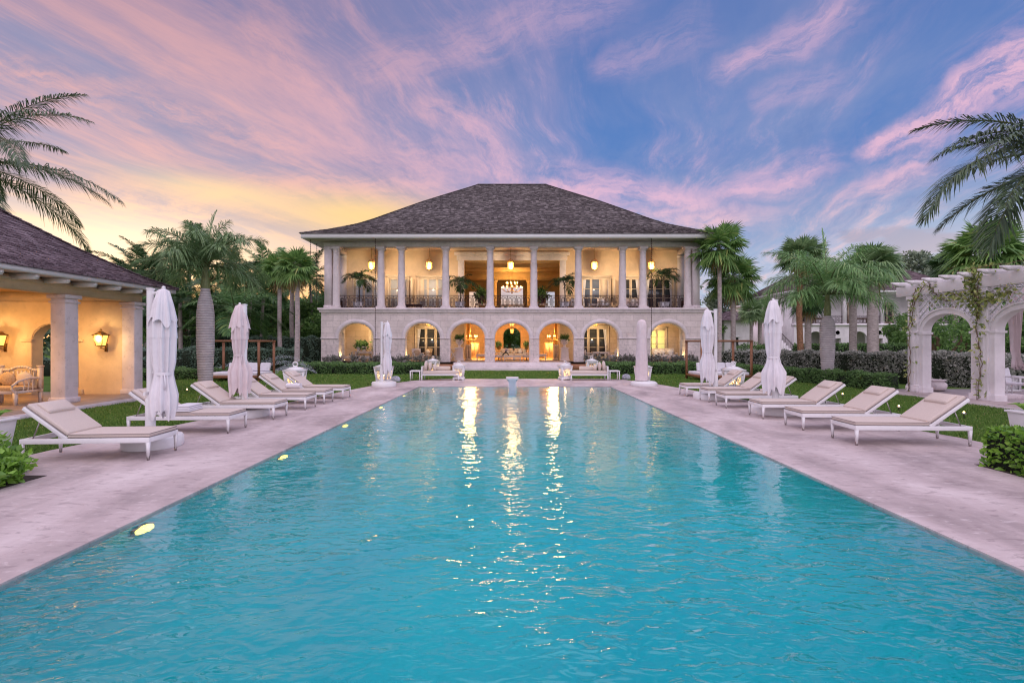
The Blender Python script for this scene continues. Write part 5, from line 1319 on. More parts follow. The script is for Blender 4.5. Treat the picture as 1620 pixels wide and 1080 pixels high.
covered_umbrella(at(1016, 22.6), 22.6, 3.08)

# ------------------------------------------------------------------ white floor lanterns
def floor_lantern():
    e = empty('candle_lantern'); w0, w1, zb, zt = .22, .29, .14, .74
    m = MB(); m.box(-.30, .30, -.30, .30, .06, .14)
    for s in (-1, 1):
        for t in (-1, 1): m.box(s*.25-.05, s*.25+.05, t*.25-.05, t*.25+.05, 0, .06)
    m.build('base', M['whitepaint'], e, bevel=.01)
    m = MB()
    for s in (-1, 1):
        for t in (-1, 1): m.bar((s*w0, t*w0, zb), (s*w1, t*w1, zt), .05)
    for face in range(4):
        def P(u, z, d=0):
            w = w0+(w1-w0)*(z-zb)/(zt-zb); p = [(u*w, -w-d), (w+d, u*w), (-u*w, w+d), (-w-d, -u*w)][face]; return (*p, z)
        for a in (-70, -42, -14, 14, 42, 70):
            t = math.tan(R(a)); L = min(.95/abs(math.sin(R(a))) if abs(a) > 40 else 9, 1.0); L = 1.0
            u = .92*math.sin(R(a)); z = zb+.12+.43*math.cos(R(a)); m.bar(P(.15*math.sin(R(a)), zb+.12), P(u, z), .03, .02)
        m.bar(P(-1, zb+.05), P(1, zb+.05), .02, .1); m.bar(P(-1, zt-.06), P(1, zt-.06), .02, .16)
        for q in (-.82, .82): m.bar(P(q, zb), P(q, zt), .07, .02, up=(0, 0, 1))
    m.build('lattice', M['whitepaint'], e)
    m = MB(); m.taper((0, 0, zt), (.66, .66), (0, 0, zt+.04), (.66, .66)); m.taper((0, 0, zt+.04), (.62, .62), (0, 0, zt+.12), (.26, .26)); m.taper((0, 0, zt+.12), (.16, .16), (0, 0, zt+.16), (.10, .10))
    m.tube([(.07*math.cos(a), 0, zt+.22+.07*math.sin(a)) for a in np.linspace(-1.57, 4.71, 17)], .018, 6)
    m.build('lid', M['whitepaint'], e)
    m = MB()
    for (x, y, r, h) in ((0, 0, .07, .20), (.11, .05, .05, .13), (-.10, -.04, .05, .15)): m.lathe([(r, 0), (r, h), (r*.8, h+.01), (.01, h-.01)], 14, (x, y, zb))
    m.build('candle', M['candle'], e, smooth=40)
    m = MB()
    for (x, y, h) in ((0, 0, .22), (.11, .05, .15), (-.10, -.04, .17)): m.sphere((x, y, zb+h+.03), (.013, .013, .035), 6, 6)
    m.build('candle_flame', M['flame'], e)
    return e
FLN = floor_lantern(); k = 0
for x, y, z, lb in ((at(607, 23.3), 23.3, 0, 'white candle lantern standing behind the far left umbrella base'),
                 (at(726, 26.1), 26.1, 0, 'white candle lantern right of the left chaise, at the far pool end'),
                 (at(894, 26.1), 26.1, 0, 'white candle lantern left of the right chaise, at the far pool end'),
                 (at(685, 31.5), 31.5, -.03, 'white candle lantern on the lawn behind the left chaise'),
                 (at(936, 31.5), 31.5, -.03, 'white candle lantern on the lawn behind the right chaise'),
                 (at(467, 19.2), 19.2, -.03, 'glowing white lantern on the lawn behind the farthest left lounger'),
                 (at(1160, 19.5), 19.5, -.03, 'glowing white lantern on the lawn behind the farthest right lounger'),
                 (at(1016, 23.6), 23.5, -.02, 'white candle lantern half hidden behind the covered umbrella')):
    s = 1.12 if k > 4 else 1.0
    put(FLN, k > 0, (x, y, z), .25*(k % 3-1), lb, (1.12 if 3 <= k else 1.0)*(1.1 if k in (0, 5, 6) else 1), 'white candle lanterns around the pool'); k += 1
    lamp('candle_lamp', (x, y, z+.50), 5, (1, .62, .25), .06)

# ------------------------------------------------------------------ chaises with side tables, rocks, fountain
def chaise(x0, sgn, y, label, tlabel):
    def X(a): return x0+sgn*a
    def bx(m, a, b, *r): m.box(min(X(a), X(b)), max(X(a), X(b)), *r)
    e = empty('chaise_daybed', (x0, y, 0)); tag(e, label, 'chaise', 'white chaises at the far end of the pool')
    m = MB(); bx(m, 0, 2.0, y, y+.05, .26, .34); bx(m, 0, 2.0, y+.85, y+.9, .26, .34); bx(m, 0, .05, y+.05, y+.85, .261, .75); bx(m, 1.95, 2.0, y+.05, y+.85, .261, .339); bx(m, 0, .06, y-.001, y+.05, .34, .75); bx(m, .05, 1.95, y+.05, y+.85, .28, .31)
    m.build('frame', M['whitepaint'], e, bevel=.006)
    for a in (.03, 1.97):
        for yy in (y+.025, y+.875):
            m = MB(); m.box(X(a)-.03, X(a)+.03, yy-.024, yy+.024, 0, .26); m.build('leg', M['whitepaint'], e)
    m = MB(); bx(m, .07, 1.98, y+.03, y+.87, .345, .50); m.build('seat_cushion', M['fabric'], e, bevel=.04, seg=3)
    m = MB(); bx(m, .5, 1.45, y+.66, y+.87, .505, .72); m.build('back_cushion', M['fabric'], e, bevel=.05, seg=3)
    for i, (a, t, s) in enumerate(((.20, .22, 1.0), (.42, .25, .9), (.66, .35, .62))):
        m = MB(); zc = .50+.26*s; m.sphere((X(a), y+.36, zc), (.10, .27*s, .27*s), 14, 10, jit=.02); o = m.build('pillow', M['fabric'], e, smooth=80)
    e2 = empty('side_table', (X(-.4), y+.3, 0)); tag(e2, tlabel, 'side table', 'side tables beside the chaises')
    m = MB(); bx(m, -.62, -.06, y+.05, y+.60, .46, .52); m.build('table_top', M['whitepaint'], e2, bevel=.006)
    for a in (-.59, -.09):
        for yy in (y+.08, y+.57):
            m = MB(); m.box(X(a)-.025, X(a)+.025, yy-.025, yy+.025, 0, .46); m.build('leg', M['whitepaint'], e2)
chaise(at(668, 25.9), 1, 25.6, 'white framed chaise with taupe cushions at the far left of the pool end', 'small white side table left of the left chaise')
chaise(at(961, 25.9), -1, 25.6, 'white framed chaise with taupe cushions at the far right of the pool end', 'small white side table right of the right chaise')
def rock(x, y, label, seed):
    rr = random.Random(seed); m = MB(); m.sphere((x, y, .10), (.24, .18, .20), 18, 12, jit=.05)
    tag(m.build('garden_rock', M['rock'], origin=(x, y, 0), smooth=35), label, 'rock', 'grey rocks on the lawn edge')
rock(at(626, 24.8), 24.8, 'rounded grey rock right of the far left umbrella base', 2); rock(at(992, 26.2), 26.4, 'rounded grey rock left of the covered umbrella', 5)
def fountain():
    x, y = at(810.5, 20.6), 20.6; e = empty('fountain_pedestal', (x, y, -1.75)); tag(e, 'stone pedestal fountain spilling water at the far pool end', 'fountain')
    m = MB(); m.taper((x, y, -1.75), (.30, .30), (x, y, .30), (.25, .25)); m.taper((x, y, .30), (.27, .27), (x, y, .44), (.44, .44)); m.build('stem', M['rock'], e, bevel=.01)
    m = MB(); m.box(x-.26, x+.26, y-.26, y+.26, .44, .54); m.build('slab', M['coral_smooth'], e, bevel=.015)
    m = MB(); V = []; n = 12
    for i in range(n+1):
        for k_, (d, z) in enumerate(((.262, .50), (.275, .40), (.285, .2), (.29, -.03))): V.append((x-.17+.34*i/n+.01*math.sin(i*2+k_), y-d-.01*math.sin(i*3.1), z))
    m.add(V, [(i*4+k_, i*4+k_+1, (i+1)*4+k_+1, (i+1)*4+k_) for i in range(n) for k_ in range(3)]); m.build('water_film', M['spray'], e, smooth=80)
fountain()

# ------------------------------------------------------------------ canopy beds on the lawn
def canopy_bed(loc, rz, label):
    e = empty('canopy_bed'); W, D, h = 2.75, 1.75, 2.17
    for x in (0, W):
        for y in (0, D):
            m = MB(); m.box(x-.05, x+.05, y-.05, y+.05, 0, h-.10); m.build('post', M['teak'], e)
    m = MB()
    for y in (0, D): m.box(-.06, W+.06, y-.05, y+.05, h-.10, h)
    for x in (0, W): m.box(x-.05, x+.05, .05, D-.05, h-.10, h-.001)
    m.build('canopy_frame', M['teak'], e)
    m = MB(); 
    for y in (0, D): m.box(.05, W-.05, y-.04, y+.04, .17, .32)
    for x in (0, W): m.box(x-.04, x+.04, .05, D-.05, .17, .32)
    m.box(.04, W-.04, .04, D-.04, .24, .28); m.box(W*.36, W*.36+.08, D-.03, D+.03, .32, .85)
    m.build('bed_frame', M['teak'], e)
    m = MB(); m.box(.06, W-.06, .06, D-.06, .285, .46); m.build('mattress', M['cushwhite'], e, bevel=.05, seg=3)
    for (a, b) in ((.45, 1.25), (1.35, 2.1), (2.15, 2.68)):
        m = MB(); m.bar(((a+b)/2, D-.35, .47), ((a+b)/2, D-.22, .92), b-a, .16, up=(0, 1, 0)); m.build('bolster', M['cushwhite'], e, bevel=.05, seg=3)
    e.location = loc; e.rotation_euler = (0, 0, rz); tag(e, label, 'daybed', 'wooden canopy beds on the lawn')
canopy_bed((9.95, 25.35, -.03), .10, 'wooden canopy bed with white cushions on the right lawn')
canopy_bed((-16.0, 25.2, -.03), .04, 'wooden canopy bed with white cushions on the left lawn, behind the bottle palm')
# ------------------------------------------------------------------ furniture of the arcade and balcony
def table(x, y, z, w, d, h, nm, label, mt='whitewood', cat='table', shelf=False):
    e = empty(nm, (x, y, z)); tag(e, label, cat)
    m = MB(); m.box(x-w/2, x+w/2, y-d/2, y+d/2, z+h-.06, z+h); m.box(x-w/2+.06, x+w/2-.06, y-d/2+.05, y+d/2-.05, z+h-.16, z+h-.06)
    if shelf: m.box(x-w/2+.06, x+w/2-.06, y-d/2+.06, y+d/2-.06, z+.14, z+.19)
    m.build('table_top', M[mt], e, bevel=.01)
    for a in (-1, 1):
        for b in (-1, 1):
            m = MB(); cx, cy_ = x+a*(w/2-.08), y+b*(d/2-.08); m.taper((cx, cy_, z), (.05, .05), (cx, cy_, z+h-.061), (.09, .09)); m.build('leg', M[mt], e)
def pot_plant(x, y, z, label, s=1.0, seed=1, cat='potted plant', lm='jungle', potm='terracotta', n=220):
    rg = np.random.default_rng(seed); e = empty('potted_plant', (x, y, z)); tag(e, label, cat)
    m = MB(); m.lathe([(.11*s, 0), (.17*s, .26*s), (.19*s, .27*s), (.19*s, .32*s), (.15*s, .30*s), (.01, .28*s)], 16, (x, y, z), cap=False); m.build('pot', M[potm], e, smooth=40)
    P = np.array([x, y, z+.28*s])+rg.normal(size=(n, 3))*np.array([.12, .12, .12])*s+np.array([0, 0, .22*s])*rg.random((n, 1)); V, Q = leaves_at(P, .20*s, rg, .35, .4); m = MB(); m.addnp(V, Q); m.build('leaves', M[lm], e)
def armchair(x, y, z, rz, label, fm='whitewood', cm_='cushstripe', cat='armchair'):
    e = empty('armchair', (0, 0, 0))
    for a in (-1, 1):
        for b in (-1, 1):
            m = MB(); m.taper((a*.33, b*.33, 0), (.05, .05), (a*.33, b*.33, .36), (.07, .07)); m.build('leg', M[fm], e)
    m = MB(); m.box(-.37, .37, -.37, .37, .30, .38); m.build('seat_frame', M[fm], e)
    m = MB(); m.box(-.32, .32, -.35, .30, .385, .50); m.build('seat_cushion', M[cm_], e, bevel=.03)
    m = MB(); m.bar((0, .34, .38), (0, .46, 1.02), .74, .06, up=(0, 1, 0)); m.build('backrest', M[fm], e, bevel=.02)
    m = MB(); m.sphere((0, .26, .70), (.26, .09, .22), 12, 8); m.build('pillow', M[cm_], e, smooth=80)
    for a in (-1, 1):
        m = MB(); m.bar((a*.36, -.36, .62), (a*.36, .36, .66), .07, .05); m.bar((a*.36, -.33, .38), (a*.36, -.33, .62), .05); m.build('armrest', M[fm], e)
    e.location = (x, y, z); e.rotation_euler = (0, 0, rz); tag(e, label, cat); return e
def sofa(x, y, z, w, label, fm='whitewood', cm_='fabric'):
    e = empty('arcade_sofa', (x, y, z)); tag(e, label, 'sofa')
    for a in (-1, 1):
        for b in (-1, 1):
            m = MB(); m.box(x+a*(w/2-.05)-.04, x+a*(w/2-.05)+.04, y+b*.36-.04, y+b*.36+.04, z, z+.30); m.build('leg', M[fm], e)
    m = MB(); m.box(x-w/2, x+w/2, y-.42, y+.42, z+.30, z+.38); m.build('seat_frame', M[fm], e)
    m = MB(); m.box(x-w/2+.07, x+w/2-.07, y-.40, y+.30, z+.385, z+.54); m.build('seat_cushion', M[cm_], e, bevel=.04, seg=3)
    m = MB(); m.box(x-w/2, x+w/2, y+.36, y+.43, z+.38, z+1.0); m.build('backrest', M[fm], e, bevel=.02)
    for a in (-1, 1):
        m = MB(); m.box(x+a*(w/2-.035)-.035, x+a*(w/2-.035)+.035, y-.40, y+.35, z+.38, z+.72); m.build('armrest', M[fm], e, bevel=.01)
    for i in range(3):
        m = MB(); m.sphere((x+(i-1)*w*.29, y+.22, z+.74), (w*.14, .10, .22), 12, 8); m.build('pillow', M['cushwhite' if i % 2 else cm_], e, smooth=80)
def pedestal(x, y, z, label):
    e = empty('urn_pedestal', (x, y, z)); tag(e, label, 'pedestal'); m = MB()
    m.box(x-.38, x+.38, y-.38, y+.38, z, z+.16); m.taper((x, y, z+.16), (.68, .68), (x, y, z+1.0), (.58, .58)); m.box(x-.36, x+.36, y-.36, y+.36, z+1.0, z+1.08); m.build('plinth', M['coral_smooth'], e, bevel=.015)
    m = MB(); m.lathe([(.16, 1.08), (.16, 1.14), (.09, 1.22), (.12, 1.28), (.30, 1.46), (.33, 1.62), (.28, 1.68), (.34, 1.76), (.30, 1.76), (.1, 1.70)], 24, (x, y, z)); m.build('urn', M['coral_smooth'], e, smooth=40)
    rg = np.random.default_rng(int(abs(x)*100)); P = np.array([x, y, z+1.85])+rg.normal(size=(200, 3))*np.array([.16, .16, .10]); V, Q = leaves_at(P, .28, rg, .3, .3); m = MB(); m.addnp(V, Q); m.build('fern', M['jungle'], e)
def cabinet(x, y, z, w, d, h, label, mt='doorwood'):
    e = empty('hall_cabinet', (x, y, z)); tag(e, label, 'cabinet'); m = MB(); m.box(x-w/2, x+w/2, y-d/2, y+d/2, z, z+h); m.box(x-w/2-.04, x+w/2+.04, y-d/2-.04, y+d/2+.02, z+h, z+h+.06); m.box(x-w/2-.03, x+w/2+.03, y-d/2-.03, y+d/2, z, z+.10)
    m.build('carcass', M[mt], e, bevel=.01)
    for a in (-1, 1):
        m = MB(); m.box(x+a*w/4-w/4+.03, x+a*w/4+w/4-.03, y-d/2-.02, y-d/2-.001, z+.14, z+h-.05); dd = m.build('door', M['interior'], e); k_ = MB(); k_.sphere((x+a*.05, y-d/2-.035, z+h*.55), .02, 8, 6); k_.build('knob', M['brass'], dd)
YF = 38.6
table(at(566, YF), YF-.3, FL, 2.3, .5, .42, 'garden_bench', 'low whitewashed bench in the far left arch', cat='bench')
table(at(577, 39.6), 39.6, FL, 1.5, .6, .78, 'console_table', 'whitewashed table carrying two pots in the far left arch')
pot_plant(at(567.5, 39.6), 39.6, FL+.78, 'left one of two stone pots on the arcade table', 1.15, 3, potm='coral_smooth'); pot_plant(at(576, 39.6), 39.6, FL+.78, 'right one of two stone pots on the arcade table', 1.25, 4, potm='coral_smooth')
armchair(at(661, YF), YF, FL, .5, 'whitewashed armchair with striped cushions in the second arch from left')
armchair(at(673, 39.4), 39.4, FL, -.6, 'rattan armchair by the doors of the second arch from left', 'rattan', 'fabric')
pedestal(at(727, 40.0), 40.0, FL, 'stone pedestal with fern urn in the third arch from left'); pedestal(at(893, 40.0), 40.0, FL, 'stone pedestal with fern urn in the third arch from right')
cabinet(at(740.5, 41.8), 41.8, FL, .55, .5, 1.25, 'narrow pale cabinet left of the hall in the third arch from left'); cabinet(at(880.5, 41.8), 41.8, FL, .55, .5, 1.25, 'narrow pale cabinet right of the hall in the third arch from right')
cabinet(at(752, 46), 46, FL, .75, .5, 1.45, 'ochre cabinet deep inside the hall at left', 'ochre'); cabinet(at(868, 46), 46, FL, .75, .5, 1.45, 'ochre cabinet deep inside the hall at right', 'ochre')
table(at(762, 39.6), 39.6, FL, .9, .5, .55, 'side_table', 'small whitewashed table in the third arch from left'); table(at(856, 39.6), 39.6, FL, .9, .5, .55, 'side_table', 'small whitewashed table in the third arch from right')
def folding_chair(x, y):
    e = empty('folding_stand', (x, y, FL)); tag(e, 'folding X shaped white wooden stand in the third arch from left', 'stand'); m = MB()
    for yy in (y, y+.4): m.bar((x-.3, yy, FL), (x+.3, yy, FL+.95), .05); m.bar((x+.3, yy+.05, FL), (x-.3, yy+.05, FL+.95), .05)
    m.build('frame', M['whitewood'], e); m = MB(); m.box(x-.32, x+.32, y-.03, y+.46, FL+.93, FL+.98); m.build('top', M['whitewood'], e)
folding_chair(at(717, 39.2), 39.2)
sofa(at(803, 41.6), 41.6, FL, 1.25, 'left half of the pale sofa pair behind the coffee table in the middle arch'); sofa(at(823, 41.6), 41.6, FL, 1.25, 'right half of the pale sofa pair behind the coffee table in the middle arch')
table(at(810.5, 39.0), 39.0, FL, 1.45, .7, .46, 'coffee_table', 'whitewashed coffee table in the middle arch', shelf=True)
armchair(at(788, 39.6), 39.6, FL, 1.57, 'pale armchair at the left end of the middle arch', 'whitewood', 'fabric'); armchair(at(834, 39.6), 39.6, FL, -1.57, 'pale armchair at the right end of the middle arch', 'whitewood', 'fabric')
pot_plant(at(789, 40.5), 40.5, FL+.95, 'fern on a thin stand at the left end of the middle arch', .9, 7, potm='brass'); pot_plant(at(833, 40.5), 40.5, FL+.95, 'fern on a thin stand at the right end of the middle arch', .9, 8, potm='brass')
for px_ in (789, 833):
    x = at(px_, 40.5); m = MB(); m.tube([(x, 40.5, FL), (x, 40.5, FL+.94)], .03, 8); m.lathe([(.2, 0), (.2, .04)], 12, (x, 40.5, FL)); m.lathe([(.18, .92), (.18, .95)], 12, (x, 40.5, FL)); tag(m.build('plant_stand', M['brass'], origin=(x, 40.5, FL)), 'thin brass plant stand at the '+('left' if px_ < 800 else 'right')+' end of the middle arch', 'stand')
def driftwood():
    x, y, z = at(801, 39.0), 39.0, FL+.46; e = empty('table_ornament', (x, y, z)); tag(e, 'dark branching ornament with pale flowers on the coffee table', 'ornament')
    m = MB(); m.tube([(x-.30, y, z), (x-.22, y, z+.14), (x-.05, y, z+.26), (x+.02, y, z+.42)], [.06, .055, .07, .04], 8); m.tube([(x-.04, y, z+.26), (x+.10, y, z+.18), (x+.20, y+.05, z)], [.06, .05, .045], 8); m.tube([(x-.02, y, z+.34), (x-.14, y, z+.42)], .03, 6); m.build('branch', M['darktrunk'], e, smooth=60)
    rg = np.random.default_rng(5); P = np.array([x+.02, y, z+.44])+rg.normal(size=(110, 3))*np.array([.10, .05, .05]); V, Q = leaves_at(P, .09, rg, .8); m = MB(); m.addnp(V, Q); m.build('flowers', M['canvas_warm'], e)
driftwood()
table(at(950, 39.2), 39.2, FL, 1.4, .8, .75, 'garden_table', 'whitewashed garden table in the second arch from right')
armchair(at(931, 39.0), 39.0, FL, 1.3, 'pale armchair left of the table in the second arch from right', 'whitewood', 'fabric'); armchair(at(972, 39.0), 39.0, FL, -1.0, 'slatted pale armchair right of the table in the second arch from right', 'whitewood', 'cushwhite')
table(at(1056, YF), YF-.2, FL, 2.5, .6, .45, 'garden_bench', 'low whitewashed bench in the far right arch', cat='bench')
for i, px_ in enumerate((1040, 1049, 1063)):
    armchair(at(px_, 39.6), 39.7, FL, .05*(i-1), ('left', 'middle', 'right')[i]+' one of three pale chairs behind the far right bench', 'whitewood', 'cushwhite', 'chair')
# balcony
def balcony_palm(px_, pyc, label, seed):
    x, y = at(px_, 38.9), 38.9; zc = zz(pyc, 38.9); e = empty('balcony_palm', (x, y, ZB)); tag(e, label, 'potted palm', 'potted palms on the balcony')
    m = MB(); m.taper((x, y, ZB), (.62, .62), (x, y, ZB+.55), (.74, .74)); m.box(x-.40, x+.40, y-.40, y+.40, ZB+.55, ZB+.60); m.build('planter', M['cushwhite'], e)
    m = MB(); m.tube([(x, y, ZB+.5), (x+.05, y, (ZB+zc)/2), (x, y, zc)], [.06, .045, .04], 7); m.build('trunk', M['darktrunk'], e)
    m = MB(); crown(m, (x, y, zc), 12, 1.45, (75, 5), (1.5, 2.2), .62, .06, 22, .5, seed, stem_r=.02); m.build('crown', [M['palmdark'], M['stem']], e)
balcony_palm(568, 441, 'potted palm in a white planter in the far left balcony bay', 1); balcony_palm(728, 449, 'potted palm left of the great room opening', 2)
balcony_palm(893, 447, 'potted palm right of the great room opening', 3); balcony_palm(1050, 437, 'potted palm in the far right balcony bay', 4)
table(at(652, 39.5), 39.5, ZB, 1.6, .6, .45, 'balcony_bench', 'dark iron framed low bench behind the balcony railing, left side', 'iron', 'bench')
sofa(at(1003, 39.9), 39.9, ZB, 2.0, 'pink cushioned sofa on the right side of the balcony', 'whitewood', 'canvas_warm')
armchair(at(955, 39.4), 39.4, ZB, .3, 'white armchair on the balcony right of the great room', 'whitewood', 'cushwhite'); armchair(at(903, 39.6), 39.6, ZB, -.8, 'white armchair beside the right balcony palm', 'whitewood', 'cushwhite')
table(at(938, 39.4), 39.4, ZB, .8, .6, .5, 'side_table', 'small white table between the balcony chairs')
table(at(810, 44.5), 44.5, ZB, 2.2, .9, .85, 'console_table', 'pale console table in the middle of the great room')
table(at(761, 43.5), 43.5, ZB, 1.1, .5, .85, 'console_table', 'small console left in the great room, under a dark plant'); table(at(857, 43.5), 43.5, ZB, 1.1, .5, .85, 'console_table', 'small console right in the great room, under a dark plant')
pot_plant(at(761, 43.5), 43.5, ZB+.85, 'dark potted plant left in the great room', 1.9, 11, potm='iron', n=320); pot_plant(at(857, 43.5), 43.5, ZB+.85, 'dark potted plant right in the great room', 1.9, 12, potm='iron', n=320)

# ------------------------------------------------------------------ palms
def trunk_prof(prof, n=20): m = MB(); m.lathe(prof, n, (0, 0, 0)); return m
def bottle_palm(x, y, label, seed, h, rs, zc, L, nf, cm_):
    e = empty('bottle_palm', (x, y, -.05)); tag(e, label, 'palm', 'bottle palms on the lawn')
    m = MB(); n = 36; prof = []
    for i in range(n+1):
        t = i/n; r = np.interp(t, [q[0] for q in rs], [q[1] for q in rs]); prof.append((r*(1+.012*math.cos(i*math.pi)), h*t))
    m.lathe(prof, 22, (x, y, -.05)); m.build('trunk', M['bottle'], e, smooth=60)
    m = MB(); m.lathe([(rs[-1][1]*.9, h-.03), (rs[-1][1]*1.05, h+.15), (.12, h+(zc-h)*.6), (.08, zc)], 14, (x, y, -.05)); m.build('crownshaft', M['crownshaft'], e, smooth=60)
    m = MB(); crown(m, (x, y, zc-.1), nf, L, (86, 2), (.95, 1.9), .80, .034, 92, .55, seed, stem_r=.035, plume=.42)
    frond(m, (x, y, zc), 1.3, R(86), L*.95, .35, 46, .40, .03, 0, 1, .1, 40)
    m.build('crown', [M[cm_], M['stem']], e)
bottle_palm(at(325, 20.1), 20.1, 'thick ringed bottle palm beside the pavilion roof', 2, 4.3, [(0, .275), (.15, .275), (.45, .335), (.75, .33), (.87, .28), (.95, .19), (1, .17)], 5.25, 2.55, 26, 'palmgrey')
bottle_palm(at(1309, 23.5), 23.5, 'thick ringed bottle palm behind the right loungers', 5, 3.35, [(0, .235), (.15, .245), (.5, .32), (.82, .335), (.93, .30), (.985, .17), (1, .15)], 4.45, 3.5, 28, 'palmlight')
def fan_palm(x, y, zc, tr, r, pet, n, label, seed, skirt=10, boots=True, grp='fan palms', cm_='fan', lo=-45, trunkm='bark', base=-.05, droop=.5):
    e = empty('fan_palm', (x, y, base)); tag(e, label, 'palm', grp); rr = random.Random(seed); k1, k2 = rr.uniform(-.12, .12), rr.uniform(-.12, .12)
    m = MB(); m.tube([(x, y, base), (x+.02, y, base+.4), (x+k1, y+k2, zc*.5), (x, y, zc-.25)], [tr*1.35, tr*1.1, tr, tr*.95], 12); m.build('trunk', M[trunkm], e, smooth=60)
    if boots:
        m = MB(); m.lathe([(tr*1.0, -.95), (tr*1.6, -.7), (tr*1.9, -.35), (tr*1.2, 0)], 14, (x, y, zc-.1), rf=lambda t, z: 1+.16*math.sin(t*7+z*14)); m.build('leaf_bases', M['boots'], e)
    m = MB(); fan_crown(m, (x, y, zc), n, r, pet, seed=seed, lo=lo, droop=droop); m.build('crown', [M[cm_], M['stem']], e)
    if skirt:
        m = MB(); fan_crown(m, (x, y, zc-.15), skirt, r*.8, pet*.7, seed=seed+1, lo=-80, hi=-50, seg=12, droop=.9); m.build('dry_skirt', [M['fandry'], M['boots']], e)
g1 = 'slim fan palms left of the house'; g2 = 'slim fan palms right of the house'; g3 = 'stout palms before the white villa'
fan_palm(at(443, 38), 38, zz(428, 38), .16, .95, .75, 40, 'slim fan palm left of the house, leftmost of three', 3, 9, False, g1)
fan_palm(at(463, 41), 41, zz(430, 41), .17, .95, .75, 36, 'slim fan palm left of the house, the farther one of the close pair', 4, 9, False, g1)
fan_palm(at(469.5, 33.2), 33.2, zz(422, 33.2), .165, .95, .70, 42, 'slim fan palm left of the house, nearest to its wall', 5, 10, False, g1)
fan_palm(at(1138, 36.5), 36.5, zz(392, 36.5), .15, 1.25, 1.15, 46, 'tall slim fan palm overlapping the right end of the eaves', 6, 3, True, g2)
fan_palm(at(1160, 38.5), 38.5, zz(440, 38.5), .19, 1.30, 1.15, 44, 'shorter fan palm just right of the tall one', 7, 5, True, g2)
fan_palm(at(1267, 36), 36, zz(408, 36), .20, 1.15, .95, 46, 'stout palm left of the right bottle palm, reddish trunk', 8, 4, False, g3, 'palmgrey', -22, 'boots')
fan_palm(at(1278, 39), 39, zz(478, 39), .24, 1.0, .7, 38, 'short dark palm behind the right bottle palm, boots on its trunk', 9, 4, True, g3, 'palmdark', -45)
fan_palm(at(1349, 37), 37, zz(440, 37), .25, .95, .75, 44, 'stout palm in front of the white villa, left of the tallest', 10, 3, False, g3, 'palmgrey', -22)
fan_palm(at(1381, 35), 35, zz(424, 35), .35, 1.3, 1.0, 54, 'thickest palm in front of the white villa, with brown leaf bases', 11, 2, True, g3, 'palmgrey', -22, droop=.7)
fan_palm(at(1189, 50), 50, zz(492, 50), .17, 1.0, .7, 34, 'small grey palm by the pink cottage, left one of the pair', 12, 2, False, g3, 'palmgrey')
fan_palm(at(1203, 52), 52, zz(490, 52), .20, 1.0, .8, 34, 'small grey palm by the pink cottage, right one of the pair', 13, 2, True, g3, 'palmgrey')
fan_palm(at(1562, 38), 38, zz(402, 38), .30, 1.9, 1.6, 46, 'big fan palm with dry skirt rising behind the pergola', 14, 12, True, None, 'fan', -35)
fan_palm(at(1508, 46), 46, zz(420, 46), .25, 1.3, 1.1, 36, 'dark fan palm behind the pergola, left of the big one', 15, 5, True, None, 'palmdark', -35)
def coconut(name, h, L, nf, seed, lm, tr=.16, lean=.5, nleaf=56, leaf=.75, el=(72, -30), nl_w=.045, hang=.45):
    e = empty(name); m = MB(); m.tube([(-lean, 0, -.05), (-lean*.8, 0, h*.25), (-lean*.35, 0, h*.65), (0, 0, h)], [tr*1.5, tr*1.05, tr*.9, tr*.75], 10); m.build('trunk', M['bark'], e, smooth=60)
    m = MB(); crown(m, (0, 0, h), nf, L, el, (.75, 1.4), leaf, nl_w, nleaf, hang, seed, stem_r=.04); m.build('crown', [M[lm], M['stem']], e); return e
o = coconut('coconut_palm', 10.2, 6.4, 20, 31, 'palmolive', .2, 1.0, 120, 1.05, (66, -25), .042, .7); o.location = (-25.4, 22.0, 0); o.rotation_euler = (0, 0, .55)
tag(o, 'tall coconut palm whose fronds reach in over the pavilion roof', 'palm')
o = coconut('coconut_palm', 6.25, 3.4, 18, 32, 'palmolive', .16, -.4, 104, .66, (62, -10), .034); 
# two more fronds lean over the lawn toward the pool
cr = [c for c in o.children if c.name.startswith('crown')][0]
m = MB(); frond(m, (0, 0, 6.25), R(181), R(17), 4.7, 1.45, 150, .80, .036, 0, 1, .6, 66, .05, .035); frond(m, (0, 0, 6.2), R(190), R(-6), 4.0, 1.15, 130, .85, .036, 0, 1, .6, 66, .05, .035); frond(m, (0, 0, 6.3), R(172), R(34), 3.6, 1.3, 110, .75, .036, 0, 1, .55, 66, .05, .035)
g = m.build('leaning_fronds', [M['palmolive'], M['stem']], o)
o.location = (13.3, 11.0, 0); tag(o, 'green palm at the right picture edge, fronds hanging over the lawn', 'palm')
CP = coconut('coconut_palm', 9.0, 3.9, 17, 33, 'palmdark', .15, .6, 56, 1.0, nl_w=.075); CP2 = coconut('coconut_palm', 7.2, 4.2, 17, 34, 'palm', .15, -.5, 56, 1.05, nl_w=.075)
spots = [(205, 46, 448, 'behind the pavilion eave'), (262, 44, 445, 'left of the bottle palm crown'), (372, 47, 440, 'right behind the bottle palm crown'), (398, 45, 455, 'left of the three slim fan palms'), (285, 38, 478, 'low behind the bottle palm, left side'), (372, 37, 488, 'low behind the bottle palm, right side'), (238, 52, 428, 'highest of those behind the pavilion'), (418, 50, 440, 'farther back by the slim fan palms'), (345, 41, 520, 'lowest, just above the back hedge'), (300, 50, 412, 'tallest, left of the bottle palm spear'), (218, 42, 432, 'leaning over the pavilion corner'), (440, 52, 432, 'behind the leftmost slim fan palm'), (490, 56, 440, 'nearest the house wall')]
u1 = u2 = False
